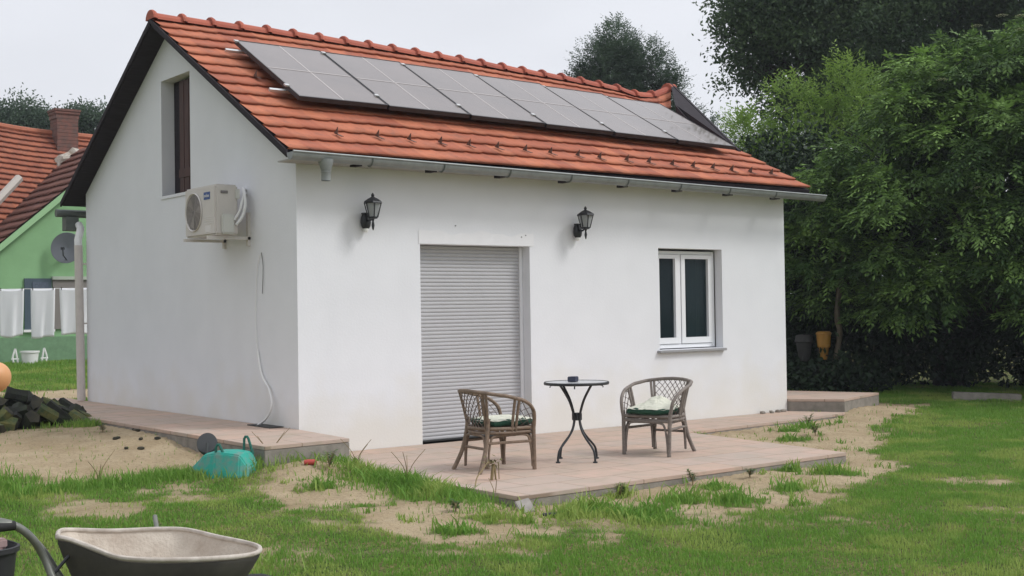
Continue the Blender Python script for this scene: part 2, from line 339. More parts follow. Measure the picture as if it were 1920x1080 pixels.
# ---------------- ground
xs = np.concatenate([np.linspace(-400, -60, 8), np.linspace(-50, -12, 20), np.arange(-11, -5, .25), np.arange(-5, 11, .05), np.arange(11, 20, .25), np.linspace(21, 60, 20), np.linspace(70, 400, 8)])
ys = np.concatenate([np.linspace(-300, -60, 6), np.linspace(-50, -13, 14), np.arange(-12, -7, .25), np.arange(-7, 4, .05), np.arange(4, 16, .15), np.arange(16, 34, .6), np.linspace(36, 60, 10), np.linspace(80, 500, 8)])
X, Y = np.meshgrid(xs, ys); Z = gz(X, Y); nx = len(xs); ny = len(ys)
idx = np.arange(nx*ny).reshape(ny, nx)
F = np.stack([idx[:-1, :-1], idx[:-1, 1:], idx[1:, 1:], idx[1:, :-1]], -1).reshape(-1, 4)
S = sandf(X, Y)
# rough crumbly relief on the bare soil
Z = Z+S*(fbm(X*22, Y*22, 2)-.5)*.035
gm = bpy.data.materials.new('ground_soil'); gm.use_nodes = True; t = gm.node_tree; n = t.nodes; l = t.links; b = n['Principled BSDF']; b.inputs['Roughness'].default_value = .95; b.inputs['Specular IOR Level'].default_value = .15
tcn = n.new('ShaderNodeTexCoord'); vec = tcn.outputs['Object']
def nz_(s, d=6, r=.6):
    q = n.new('ShaderNodeTexNoise'); q.inputs['Scale'].default_value = s; q.inputs['Detail'].default_value = d; q.inputs['Roughness'].default_value = r; l.new(vec, q.inputs['Vector']); return q.outputs[0]
def mr_(s, a, b_, c=0, d=1):
    q = n.new('ShaderNodeMapRange'); q.inputs[1].default_value = a; q.inputs[2].default_value = b_; q.inputs[3].default_value = c; q.inputs[4].default_value = d; l.new(s, q.inputs[0]); return q.outputs[0]
def mx_(f, a, b_):
    q = n.new('ShaderNodeMix'); q.data_type = 'RGBA'; l.new(f, q.inputs[0])
    for s_, i in ((a, 6), (b_, 7)):
        if isinstance(s_, tuple): q.inputs[i].default_value = (*s_, 1)
        else: l.new(s_, q.inputs[i])
    return q.outputs[2]
sand_c = mx_(mr_(nz_(2.2), .38, .64), (.47, .375, .245), (.37, .285, .175))
sand_c = mx_(mr_(nz_(28, 5, .7), .52, .72, 0, .75), sand_c, (.20, .15, .095))
sand_c = mx_(mr_(nz_(55, 3, .6), .58, .7, 0, .5), sand_c, (.50, .43, .32))
turf_c = mx_(mr_(nz_(3), .4, .62), (.09, .14, .03), (.24, .20, .09))
turf_c = mx_(mr_(nz_(40, 3), .45, .65), turf_c, (.05, .075, .02))
at = n.new('ShaderNodeAttribute'); at.attribute_name = 'sand'
l.new(mx_(at.outputs['Fac'], turf_c, sand_c), b.inputs['Base Color'])
bpn = n.new('ShaderNodeBump'); bpn.inputs['Strength'].default_value = .9; bpn.inputs['Distance'].default_value = .03; l.new(nz_(30, 6, .7), bpn.inputs['Height']); l.new(bpn.outputs[0], b.inputs['Normal'])
mesh_obj('ground', np.stack([X, Y, Z], -1).reshape(-1, 3), F, gm, smooth=True, attrs={'sand': S.ravel()}, kind='structure', label='bare sandy earth and lawn around the white house')

# ---------------- paving
def slabpiece(name, poly, top, thick, label):
    b_ = MB(); b_.prism(poly, top-thick, top-.035); o1 = b_.build(name, M['concrete'], bevel=.006, kind='structure', label=label)
    cx = sum(p[0] for p in poly)/len(poly); cy = sum(p[1] for p in poly)/len(poly)
    b2 = MB(); b2.prism(poly, top-.033, top); o2 = b2.build('paving_slabs', M['paving'], o1, bevel=.004)
    return o1
slabpiece('terrace', TERR, 0, .30, 'pinkish paved terrace under the rattan chairs and bistro table')
slabpiece('path', WALK, -.004, .28, 'narrow pinkish paved path under the window')
slabpiece('path', STRIP, .257, .40, 'raised pinkish paved path along the gable wall')
slabpiece('step', STEP, .155, .40, 'raised paved step at the far right corner of the white house')

# ---------------- the white house
house = empty('white_house', (0, 0, 0), label='small white rendered house with orange tiled gable roof and closed roller shutter', cat='house')
EY, EZ, RY = -.276, 2.943, 3.02
def ridgez(x): return float(np.interp(x, [-.3, 1.1, 2.5, 4.15, 5.08, 6.07, 7.02, 7.45, 7.8, 8.25], [4.825, 4.84, 4.83, 4.80, 4.765, 4.735, 4.69, 4.63, 4.66, 4.845]))
def verge_r(t): # x of the right verge as a function of t (0 eave, 1 ridge)
    return 7.50+.75*max(0, (t-.78)/.22)
def roofp(s, t, side=1):
    x = -.23+(verge_r(t)+.23)*s
    y0 = EY if side > 0 else 6.18
    y = y0+(RY-y0)*t; tt = t
    rz = ridgez(x) if x < 7.45 else ridgez(7.45)+(ridgez(x)-ridgez(7.45))*1.0
    z = EZ+(rz-EZ)*t
    return Vector((x, y, z))
def grid_wall(name, x0, x1, z0, z1, holes, y0, y1, mt, parent):
    xs_ = sorted({x0, x1, *[h[0] for h in holes], *[h[1] for h in holes]}); zs_ = sorted({z0, z1, *[h[2] for h in holes], *[h[3] for h in holes]})
    b_ = MB()
    for i in range(len(xs_)-1):
        for j in range(len(zs_)-1):
            a, b2, c, d = xs_[i], xs_[i+1], zs_[j], zs_[j+1]
            if any(h[0] <= a and b2 <= h[1] and h[2] <= c and d <= h[3] for h in holes): continue
            b_.add([(a, y0, c), (b2, y0, c), (b2, y0, d), (a, y0, d)], [(0, 1, 2, 3)]); b_.add([(a, y1, c), (b2, y1, c), (b2, y1, d), (a, y1, d)], [(3, 2, 1, 0)])
    for h in holes:
        a, b2, c, d = h[:4]
        b_.add([(a, y0, c), (b2, y0, c), (b2, y0, d), (a, y0, d), (a, y1, c), (b2, y1, c), (b2, y1, d), (a, y1, d)], [(0, 3, 7, 4), (1, 5, 6, 2), (3, 2, 6, 7), (0, 4, 5, 1)])
    b_.add([(x0, y0, z0), (x0, y1, z0), (x0, y1, z1), (x0, y0, z1)], [(0, 3, 2, 1)]) if x0 > .05 else None
    b_.add([(x1, y0, z0), (x1, y1, z0), (x1, y1, z1), (x1, y0, z1)], [(0, 1, 2, 3)])
    b_.add([(x0, y0, z1), (x1, y0, z1), (x1, y1, z1), (x0, y1, z1)], [(0, 1, 2, 3)])
    return b_.build(name, mt, parent)
DOOR = (1.448, 2.922, .002, 2.10); WIN = (4.934, 6.061, .877, 2.123)
wall = grid_wall('front_wall', 0, 7.28, -.3, 2.93, [(DOOR[0], DOOR[1], -.3, DOOR[3]), WIN], 0, .30, M['plaster'], house)
# gable wall in strips, with the loft opening
def roofz(y, x=0): return EZ+(ridgez(x)-EZ)*(1-abs(y-RY)/((RY-EY) if y < RY else 6.18-RY))
HO = (2.49, 3.31, 2.80, 4.17)
b_ = MB()
yy = [0, HO[0], RY, HO[1], 5.90]
for x, fl in ((0, 1), (.30, 0)):
    for a, c in zip(yy[:-1], yy[1:]):
        ta, tc_ = roofz(a)-.05, roofz(c)-.05
        inside = a >= HO[0]-1e-6 and c <= HO[1]+1e-6
        for (z0a, z1a, z1c) in (((-.3, HO[2], HO[2]), (HO[3], ta, tc_)) if inside else ((-.3, ta, tc_),)):
            q = [(x, a, z0a), (x, c, z0a), (x, c, z1c), (x, a, z1a)]
            b_.add(q, [(3, 2, 1, 0)] if fl else [(0, 1, 2, 3)])
a, c, d, e = HO
b_.add([(0, a, d), (0, c, d), (0, c, e), (0, a, e), (.3, a, d), (.3, c, d), (.3, c, e), (.3, a, e)], [(0, 4, 7, 3), (1, 2, 6, 5), (3, 7, 6, 2), (0, 1, 5, 4)])
b_.build('gable_wall', M['plaster'], house)
b_ = MB(); b_.add([(7.28, .3, -.3), (7.28, 5.9, -.3), (7.28, 5.9, roofz(5.9, 7.2)-.05), (7.28, RY, roofz(RY, 7.2)-.05), (7.28, .3, roofz(.3, 7.2)-.05)], [(0, 1, 2, 3, 4)])
b_.add([(.3, 5.9, -.3), (7.28, 5.9, -.3), (7.28, 5.9, 2.9), (0, 5.9, 2.9), (0, 5.9, -.3)], [(4, 3, 2, 1, 0)])
b_.build('rear_wall', M['plaster'], house)
b_ = MB(); b_.mm((.32, .32, 2.70), (7.26, 5.88, 2.78)); b_.mm((.32, .32, -.05), (7.26, 5.88, -.01)); b_.mm((3.6, .32, 0), (3.66, 5.86, 2.7)); b_.build('floor_and_ceiling', M['dark_wood'], house)
# loft opening: dark gap and a reddish wooden door
ld = MB()
for k in range(4): ld.mm((.105, HO[0]+.004+k*.135, HO[2]+.004), (.14, HO[0]+.135+k*.135, HO[3]-.03))
lo = ld.build('loft_door', M['red_wood'], house, bevel=.006)
MB().mm((.095, HO[0]+.006, 3.0), (.105, HO[0]+.54, 3.1)).build('batten', M['red_wood'], lo)
MB().mm((.16, HO[0]+.55, HO[2]+.004), (.2, HO[1]-.004, HO[3]-.004)).build('loft_dark_gap', M['dark_wood'], house)  # dark panel standing in for the unlit interior beside the door
MB().mm((-.012, HO[0]-.03, HO[2]-.035), (.29, HO[1]+.02, HO[2])).build('loft_sill', M['plaster'], house)
# roller shutter
b_ = MB(); pit = .040; z = .018
V = []; nz2 = 0
zz = []; yy_ = []
while z < 2.085:
    for dz, dy in ((0, .010), (.006, .002), (.018, 0), (.030, .002), (.037, .010)): zz.append(z+dz); yy_.append(.145+dy)
    z += pit
x0, x1 = DOOR[0]+.03, DOOR[1]-.045
for zz_, yv in zip(zz, yy_): V += [(x0, yv, zz_), (x1, yv, zz_)]
b_.add(V, [(2*i, 2*i+1, 2*i+3, 2*i+2) for i in range(len(zz)-1)])
door = b_.build('roller_shutter', M['shutter'], house)
MB().mm((x0, .138, .004), (x1, .16, .018)).build('bottom_rail', M['greyplastic'], door)
for xa in (DOOR[0]+.001, DOOR[1]-.043): MB().mm((xa, .128, .003), (xa+.042, .19, 2.098)).build('guide_rail', M['white_pvc'], door, bevel=.004)
MB().mm((DOOR[0]+.03, .16, 2.085), (DOOR[1]-.03, .29, 2.099)).build('shutter_box', M['greyplastic'], door)
# plaster patch above the door
P = [(DOOR[0]-.02, 2.105)]+[(x, 2.235+.02*math.sin(x*9)+.012*math.sin(x*23)) for x in np.linspace(DOOR[0]-.02, DOOR[1]+.06, 26)]+[(DOOR[1]+.06, 2.105)]
M['patch'] = mat('fresh_plaster', (.81, .81, .83), .9, var=.05)
b_ = MB(); b_.add([(x, -.004, z) for x, z in P], [tuple(range(len(P)))[::-1]]); b_.build('plaster_patch', M['patch'], house)
for x, z in ((2.80, 2.20), (2.86, 2.22), (1.9, 2.3)): MB().mm((x, -.008, z), (x+.012, -.002, z+.01)).build('nail', M['greyplastic'], house)
# window
win = empty('window', (0, 0, 0)); win.parent = house
fy0, fy1 = .125, .185
b_ = MB(); X0, X1, Z0, Z1 = WIN[0]+.002, 6.045, WIN[2]+.012, WIN[3]-.025
b_.mm((X0, fy0, Z0), (X0+.05, fy1, Z1)); b_.mm((X1-.05, fy0, Z0), (X1, fy1, Z1)); b_.mm((X0+.05, fy0, Z0), (X1-.05, fy1, Z0+.05)); b_.mm((X0+.05, fy0, Z1-.04), (X1-.05, fy1, Z1))
b_.mm((5.405, fy0-.004, Z0+.05), (5.435, fy1, Z1-.04))
b_.build('frame', M['white_pvc'], win, bevel=.004)
for (a, c) in ((X0+.055, 5.40), (5.44, X1-.055)):
    s_ = MB(); yA, yB = fy0-.014, fy1-.01; z0, z1 = Z0+.055, Z1-.045; ww = .065
    s_.mm((a, yA, z0), (a+ww-.02, yB, z1)) if a < 5.2 else s_.mm((a, yA, z0), (a+ww, yB, z1))
    s_.mm((c-ww, yA, z0), (c, yB, z1)); s_.mm((a+ww, yA, z0), (c-ww, yB, z0+.075)); s_.mm((a+ww, yA, z1-.05), (c-ww, yB, z1))
    if a < 5.2: s_.mm((a+ww-.02, yA, z0), (a+ww, yB, z1))
    s_.build('sash', M['white_pvc'], win)
    MB().mm((a+ww-.002, .150, z0+.07), (c-ww+.002, .156, z1-.045)).build('pane', M['glass'], win)
for xa, xb in ((5.0, 5.17), (5.70, 5.98)):
    b_ = MB(); V = []; nn_ = 40
    for k in range(nn_+1):
        x = xa+(xb-xa)*k/nn_; y = .27+.018*math.sin(k*1.05)+.008*math.sin(k*2.3); V += [(x, y, Z0+.06), (x, y, Z1-.03)]
    b_.add(V, [(2*k, 2*k+2, 2*k+3, 2*k+1) for k in range(nn_)]); b_.build('curtain', M['curtain'], win, smooth=False)
MB().mm((4.89, -.055, .842), (6.075, .122, .872)).build('sill', mat('sill_stone', (.33, .33, .34), .6, var=.15), win, bevel=.004)
MB().mm((X1+.001, .125, Z0), (6.060, .18, Z1)).build('gap_seal', M['greyplastic'], win)
# roof: structure slab, tiles, ridge
def rsurf(s, t, side, off):
    e1 = roofp(min(1, s+.01), t, side)-roofp(max(0, s-.01), t, side); e2 = roofp(s, min(1, t+.01), side)-roofp(s, max(0, t-.01), side)
    nn = e1.cross(e2); nn = nn if nn.z > 0 else -nn; nn.normalize(); return roofp(s, t, side)+nn*off
roof = empty('roof'); roof.parent = house
b_ = MB(); ns_, nt_ = 24, 12
for side in (1, -1):
    top = [[rsurf(i/ns_, j/nt_, side, -.02) for j in range(nt_+1)] for i in range(ns_+1)]
    bot = [[rsurf(i/ns_, j/nt_, side, -.07 if side > 0 else -.06) for j in range(nt_+1)] for i in range(ns_+1)]
    vid = {}
    base = len(b_.v)
    for i in range(ns_+1):
        for j in range(nt_+1): b_.v.append(tuple(top[i][j])); b_.v.append(tuple(bot[i][j]))
    q = lambda i, j, k: base+2*(i*(nt_+1)+j)+k
    for i in range(ns_):
        for j in range(nt_):
            for k in (0, 1): b_.f.append((q(i, j, k), q(i+1, j, k), q(i+1, j+1, k), q(i, j+1, k)))
    for j in range(nt_):
        for i in (0, ns_): b_.f.append((q(i, j, 0), q(i, j+1, 0), q(i, j+1, 1), q(i, j, 1)))
    for i in range(ns_): b_.f.append((q(i, 0, 0), q(i+1, 0, 0), q(i+1, 0, 1), q(i, 0, 1)))
b_.build('roof_boards', M['dark_wood'], roof)
# tiles as relief courses
def tiles(name, side, mt, parent, pfun, ncourse, length, tw=.225, lift=.036, prof=1.0, sub=6):
    V = []; F = []; T = []
    ncol = int(length/tw); tints = np.random.rand(ncourse, ncol+2)
    for c_ in range(ncourse):
        shift = 0
        row = []
        for k in range(ncol*sub+1):
            s = k/(ncol*sub); ph = (k % sub)/sub; col = min(k//sub, ncol-1)
            h = prof*(.012*math.exp(-((ph-.0)/.13)**2)+.012*math.exp(-((ph-1)/.13)**2)+.005*math.exp(-((ph-.5)/.12)**2))
            jit = (tints[c_, col]-.5)*.010; rnd = -.014*math.sin(PI*ph)**.7+.004*math.sin(c_*3+col)
            t0 = c_/ncourse; t1 = (c_+1)/ncourse
            dt = (rnd+jit*.6)/(length*.5)
            a_ = pfun(s, max(0, t0+dt)+.0075, side, .002); b2 = pfun(s, max(0, t0+dt), side, lift+h+jit*.5); mid = pfun(s, (t0+t1)/2, side, lift*.55+h+jit*.4); top = pfun(s, min(1, t1+.012), side, .004+h*.8)
            row.append(len(V)); V += [a_, b2, mid, top]; T += [tints[c_, col]]*4
        for k in range(len(row)-1):
            for q_ in range(3): F.append((row[k]+q_, row[k+1]+q_, row[k+1]+q_+1, row[k]+q_+1))
    V = np.array([tuple(v) for v in V]); F = np.array(F)
    o = mesh_obj(name, V, F, mt, parent, attrs={'tint': T}); return o
tiles('tiles', 1, M['tile'], roof, rsurf, 13, 7.73, lift=.030, prof=.6, sub=8)
tiles('tiles', -1, M['tile'], roof, rsurf, 13, 7.73)
# ridge caps
xr = -.25; k = 0
while xr < 8.15:
    L_ = .365; x1 = min(xr+L_, 8.26); za, zb = ridgez(xr)+.035, ridgez(x1)+.035
    V = []; F = []; n_ = 8
    for (xx, zc, rr) in ((xr, za+.012, .118), (xr+.02, za+.012, .124), (xr+.05, za+.010, .115), (xr+.055, za+.004, .098), (x1+.03, zb-.004, .092)):
        for q_ in range(n_+1):
            a = PI*q_/n_; V.append((xx, RY-rr*math.cos(a)*1.05, zc-.045+rr*math.sin(a)*.92))
    for i in range(4):
        for q_ in range(n_): F.append((i*(n_+1)+q_, i*(n_+1)+q_+1, (i+1)*(n_+1)+q_+1, (i+1)*(n_+1)+q_))
    F.append(tuple(range(n_+1)))
    mesh_obj('ridge_cap', V, F, M['ridge'], roof, smooth=False, attrs={'tint': [random.random()]*len(V)})
    xr += L_; k += 1
# verge boards at the left gable and dark hanging board at the right gable end
for side, th in ((1, .05), (-1, .065)):
    V = []; 
    for j in range(13):
        t_ = j/12; p = rsurf(0, t_, side, .006); V += [(p.x-.022, p.y, p.z), (p.x-.022, p.y, p.z-th), (p.x-.001, p.y, p.z), (p.x-.001, p.y, p.z-th)]
    F = []
    for j in range(12):
        a = 4*j; c = 4*(j+1); F += [(a, a+1, c+1, c), (a+2, c+2, c+3, a+3), (a, c, c+2, a+2), (a+1, a+3, c+3, c+1)]
    F += [(0, 2, 3, 1), (48, 49, 51, 50)]
    mesh_obj('verge_board', V, F, M['dark_wood'], roof)
MB().slab([(8.25, 3.03, 4.93), (7.42, .92, 3.60), (7.46, .92, 3.2), (7.53, 2.20, 3.95), (7.53, 2.22, 4.40)], (.05, -.02, -.02)).build('gable_end_board', M['dark_wood'], roof)
# snow guards
SG = [(0.52, .13), (1.02, .15), (1.41, .14), (1.8, .13), (2.18, .13), (2.57, .13), (2.96, .12), (3.32, .11), (3.73, .10), (4.06, .09), (4.5, .09), (4.87, .09), (5.26, .08), (5.63, .08), (5.99, .08), (6.33, .07), (6.69, .07), (7.1, .07), (.30, 1.47)]
g0 = None
for (x, y) in SG:
    if g0 is None:
        b_ = MB(); b_.add([(-.004, -.045, .0), (.004, -.045, .0), (.004, .05, .0), (-.004, .05, .0), (-.003, -.02, .10), (.003, -.02, .10)], [(0, 1, 5, 4), (1, 2, 5), (2, 3, 4, 5), (3, 0, 4), (3, 2, 1, 0)])
        b_.box((.018, -.06, .004), (.036, .16, .006)); b_.v = [(x*.8, y*.8, z*.8) for x, y, z in b_.v]; g0 = b_.build('snow_guard', mat('snow_guard_metal', (.10, .055, .04), .6), roof); g = g0
    else: g = g0.copy(); C.objects.link(g); g.parent = roof
    t_ = (y-EY)/(RY-EY); s_ = (x+.23)/(verge_r(t_)+.23); p = rsurf(s_, t_, 1, .03); g.location = p; g.rotation_euler = (R(20), 0, 0)
# gutter
gut = MB(); Vg = []; npf = 10; gx0, gx1 = -.26, 7.64
def gzt(x): return 2.918+(2.842-2.918)*(x-gx0)/(gx1-gx0)
for rr, sgn in ((.062, 1), (.058, -1)):
    for xx in (gx0, gx1):
        for q_ in range(npf+1):
            a = PI+PI*q_/npf; Vg.append((xx, -.368+rr*math.cos(a), gzt(xx)+rr*math.sin(a)*1.15))
nn = npf+1; Fg = []
for q_ in range(npf): Fg += [(q_, q_+1, nn+q_+1, nn+q_), (2*nn+q_, 3*nn+q_, 3*nn+q_+1, 2*nn+q_+1)]
Fg += [tuple(range(nn)), tuple(range(2*nn-1, nn-1, -1))]
gut.add(Vg, Fg); gut.tube([(gx0, -.432, gzt(gx0)+.004), (gx1, -.432, gzt(gx1)+.004)], .010, 8); gutter = gut.build('gutter', M['zinc'], house)
for x in np.arange(.62, 7.5, .86):
    b_ = MB(); b_.tube([(x, -.368+.068*math.cos(a), gzt(x)+.068*math.sin(a)*1.15) for a in np.linspace(PI*1.0, PI*2.0, 9)], .008, 5); b_.build('gutter_bracket', M['zinc_dark'], gutter)
MB().lathe([(.075, 0), (.072, -.03), (.05, -.10), (.045, -.115), (.052, -.12), (.046, -.13), (.046, -.205), (.04, -.205)], (.125, -.368, gzt(.1)-.045), 16).build('gutter_outlet', M['zinc'], gutter, smooth=True)
for x in np.arange(.55, 7.4, .9): MB().box((x, -.22, gzt(x)-.055), (.07, .12, .03)).build('rafter_end', M['dark_wood'], roof)
MB().mm((-.2, -.27, 2.86), (7.48, -.002, 2.872)).build('soffit', mat('soffit_boards', (.42, .41, .40), .9, var=.2), roof)
# rear gutter end, hopper and downpipe at the back corner
b_ = MB(); b_.tube([(-.29, 6.24, 2.80), (7.5, 6.24, 2.76)], .055, 10); rg = b_.build('rear_gutter', M['zinc_dark'], house)
MB().mm((-.19, 6.12, 2.56), (-.02, 6.3, 2.75)).build('rain_hopper', M['zinc_dark'], rg, bevel=.005)
MB().tube([(-.03, 6.1, 2.64), (-.04, 6.0, 2.58), (-.10, 5.93, 2.42), (-.10, 5.92, 2.30)], .05, 12).build('pipe_elbow', M['white'], rg, smooth=True)
MB().tube([(-.10, 5.92, 2.35), (-.085, 5.90, .27)], .055, 12).build('downpipe', M['pvc'], rg, smooth=True)
for z in (1.3, 2.1): MB().box((.0, 5.905, z), (.1, .03, .02)).build('pipe_clip', M['pvc'], rg)

# ---------------- solar panels (each rests on the roof)
def panel_at(i):
    x0 = .385+1.095*i; x1 = x0+1.085; y0, y1 = .70-.02*i, 2.19-.03*i
    def P_(x, y):
        t_ = (y-EY)/(RY-EY); return rsurf((x+.23)/(verge_r(t_)+.23), t_, 1, .165)
    return P_(x0, y0), P_(x1, y0), P_(x1, y1), P_(x0, y1)
PL, PW_, PH = None, 1.075, 1.72
def make_panel():
    r0 = empty('solar_panel')
    W2, H2 = 1.075, 1.72
    b_ = MB(); 
    for a, c in (((0, 0), (W2, .022)), ((0, H2-.012), (W2, H2)), ((0, .022), (.011, H2-.012)), ((W2-.011, .022), (W2, H2-.012))): b_.mm((a[0], a[1], -.045), (c[0], c[1], .004))
    b_.build('frame', M['alu_frame'], r0)
    MB().mm((.011, .022, -.03), (W2-.011, H2-.012, 0)).build('cells', M['cell'], r0)
    MB().mm((W2/2-.008, .022, .0005), (W2/2+.008, H2-.022, .0015)).build('busbar', M['bus'], r0)
    MB().mm((.022, H2*.5-.009, .0018), (W2-.022, H2*.5+.009, .0028)).build('busbar', M['bus'], r0)
    for v in (.30, 1.66): MB().box((-.010, v, .006), (.05, .05, .018)).build('clamp', M['alu'], r0)
    return r0
pos_words = ['leftmost, beside the gable verge', 'second from the gable end with the loft door', 'third from the gable end with the loft door', 'third from the far right end of the roof', 'second from the far right end of the roof', 'rightmost, beside the raised far end of the ridge']
pan = make_panel()
for i in range(6):
    o = pan if i == 0 else copy_tree(pan)
    a, b2, c, d = panel_at(i); ex = (b2-a).normalized(); ey = (d-a); ey = (ey-ex*ey.dot(ex)).normalized(); ez = ex.cross(ey)
    Mx = Matrix((ex*(b2-a).length/1.075, ey*(d-a).length/1.72, ez)).transposed().to_4x4(); Mx.translation = a; o.matrix_world = Mx
    tag(o, 'dark solar panel on the tiled roof, ' + pos_words[i], 'solar panel', 'solar panels on the roof')
for y_, lab in ((2.02, 'upper'), (.98, 'lower')):
    t_ = (y_-EY)/(RY-EY); P_ = [rsurf((x+.23)/(verge_r(t_)+.23), t_, 1, .095) for x in np.linspace(.20, 7.1, 12)]
    MB().tube(P_, .022, 4).build('mounting_rail', M['alu'], label=lab+' aluminium rail carrying the solar panels, its end sticking out at the left', cat='rail', group='rails under the solar panels')

# ---------------- wall lanterns
def lantern():
    r0 = empty('wall_lantern')
    b_ = MB(); b_.lathe([(.035, -.085), (.052, -.06), (.058, -.02), (.052, .03), (.040, .055), (.048, .06), (.048, .075), (0, .075)], (0, 0, 0), 14, M=Matrix.Diagonal((1, .7, 1)))
    b_.build('wall_plate', M['black'], r0, smooth=True).location = (.0, -.045, 0)
    MB().lathe([(0, -.125), (.022, -.118), (.028, -.10), (.028, -.085)], (0, -.045, 0), 12).build('sensor', M['white'], r0, smooth=True)
    MB().tube(crom([(0, -.06, .0), (0, -.12, -.01), (0, -.165, .01), (0, -.18, .04)]), .011, 8).build('arm', M['black'], r0, smooth=True)
    MB().lathe([(0, -.115), (.008, -.10), (.016, -.06), (.009, -.02), (.014, 0), (.045, .008), (.048, .018), (0, .02)], (0, -.185, 0), 12).build('finial', M['black'], r0, smooth=True)
    b_ = MB()
    for k in range(6):
        a = 2*PI*k/6+.2; b_.tube([(.050*math.cos(a), -.185+.050*math.sin(a), .018), (.088*math.cos(a), -.185+.088*math.sin(a), .165)], .0062, 5)
    b_.lathe([(.046, .014), (.054, .014), (.054, .026), (.046, .026)], (0, -.185, 0), 6); b_.build('cage', M['black'], r0)
    MB().lathe([(.045, .022), (.082, .163)], (0, -.185, 0), 6).build('glazing', M['lantern_glass'], r0)
    MB().lathe([(0, .155), (.085, .16), (.105, .163), (.100, .178), (.058, .205), (.022, .222), (.013, .232), (.020, .243), (.008, .262), (0, .268)], (0, -.185, 0), 6).build('lid', M['black'], r0)
    MB().lathe([(.014, .02), (.016, .055), (0, .06)], (0, -.185, 0), 8).build('socket', M['black'], r0)
    return r0
l1 = lantern(); l1.location = (.76, -.002, 2.325); tag(l1, 'black wall lantern between the house corner and the roller shutter', 'lantern', 'lanterns on the front wall')
l2 = copy_tree(l1); l2.location = (3.60, -.002, 2.30); tag(l2, 'black wall lantern between the roller shutter and the window', 'lantern', 'lanterns on the front wall')

# ---------------- air conditioner
ac = empty('air_conditioner', (0, 1.3, 2.2), label='beige air conditioner unit on brackets on the gable wall below the loft door', cat='air conditioner')
def L(b, n, m_, par=ac, **k): o = b.build(n, m_, par, **k); return o
oy, oz = -1.3, -2.2
case = MB().mm((-.42, .94+oy, 2.205+oz), (-.165, 1.69+oy, 2.725+oz)); caseo = L(case, 'casing', M['ac'], bevel=.018)
RX = Matrix.Rotation(-PI/2, 3, 'Y')
fan = MB().lathe([(.205, .004), (.198, .016), (.186, .004)], (-.42, 1.455+oy, 2.465+oz), 40, M=RX); fano = L(fan, 'fan_ring', M['ac'], smooth=True)
fg = MB().lathe([(.187, .002), (.05, .0025), (0, .003)], (-.4195, 1.455+oy, 2.465+oz), 40, M=RX); L(fg, 'fan_recess', M['ac_dark'])
b_ = MB()
for r0_ in np.arange(.03, .186, .0145): b_.lathe([(r0_-.0015, .007), (r0_+.0015, .007), (r0_+.0015, .010), (r0_-.0015, .010), (r0_-.0015, .007)], (-.42, 1.455+oy, 2.465+oz), 32, M=RX)
for k in range(12):
    a = 2*PI*k/12; b_.tube([(-.428, 1.455+oy+.02*math.cos(a), 2.465+oz+.02*math.sin(a)), (-.428, 1.455+oy+.188*math.cos(a+.5), 2.465+oz+.188*math.sin(a+.5))], .002, 4)
L(b_, 'fan_grille', mat('grille_wire', (.36, .33, .31), .5))
b_ = MB()
for k in range(3):
    a = 2*PI*k/3+.9; c_ = Vector((-.4225, 1.455+oy, 2.465+oz)); pts_ = [c_+Vector((0, .03*math.cos(a), .03*math.sin(a))), c_+Vector((0, .17*math.cos(a-.35), .17*math.sin(a-.35))), c_+Vector((0, .175*math.cos(a+.25), .175*math.sin(a+.25)))]
    b_.add(pts_, [(0, 1, 2)])
L(b_, 'fan_blade', mat('fan_blade', (.42, .38, .36), .5))
L(MB().mm((-.424, 1.06+oy, 2.578+oz), (-.42, 1.205+oy, 2.655+oz)), 'label_plate', M['blue'])
tcu = bpy.data.curves.new('lettering', 'FONT'); tcu.body = 'midea'; tcu.size = .05; tcu.align_x = 'CENTER'; tcu.extrude = .0008
to = bpy.data.objects.new('lettering_tmp', tcu); C.objects.link(to)
bpy.context.view_layer.update(); me_ = bpy.data.meshes.new_from_object(to.evaluated_get(bpy.context.evaluated_depsgraph_get())); bpy.data.objects.remove(to)
me_.materials.append(M['white']); lt = bpy.data.objects.new('lettering', me_); C.objects.link(lt); lt.parent = ac
lt.matrix_basis = Matrix.Translation((-.4262, 1.132+oy, 2.602+oz)) @ Matrix(((0, 0, -1, 0), (-1, 0, 0, 0), (0, 1, 0, 0), (0, 0, 0, 1)))
b_ = MB()
for k in range(4): b_.mm((-.4225, 1.0+oy, 2.33+oz+k*.022), (-.42, 1.2+oy, 2.336+oz+k*.022))
L(b_, 'sticker', mat('pale_sticker', (.68, .65, .63), .5)); L(MB().mm((-.4225, 1.05+oy, 2.24+oz), (-.42, 1.18+oy, 2.31+oz)), 'sticker', bpy.data.materials['pale_sticker'])
L(MB().mm((-.36, .905+oy, 2.215+oz), (-.22, .94+oy, 2.42+oz)), 'valve_cover', M['ac_side'], bevel=.014)
L(MB().mm((-.36, .932+oy, 2.63+oz), (-.28, .9395+oy, 2.66+oz)), 'handle', M['ac_dark'], bevel=.003)
L(MB().mm((-.20, .93+oy, 2.58+oz), (-.15, .94+oy, 2.68+oz)), 'handle', M['ac_side'], bevel=.003)
L(MB().tube(crom([(-.0, 1.12+oy, 2.69+oz), (-.06, 1.03+oy, 2.70+oz), (-.10, .93+oy, 2.63+oz), (-.11, .89+oy, 2.52+oz), (-.14, .90+oy, 2.40+oz), (-.20, .925+oy, 2.31+oz)]), .017, 8), 'hose', M['white'], smooth=True)
L(MB().tube(crom([(-.0, 1.10+oy, 2.64+oz), (-.07, 1.0+oy, 2.64+oz), (-.13, .92+oy, 2.56+oz), (-.17, .905+oy, 2.45+oz), (-.22, .92+oy, 2.36+oz)]), .013, 8), 'hose', M['white'], smooth=True)
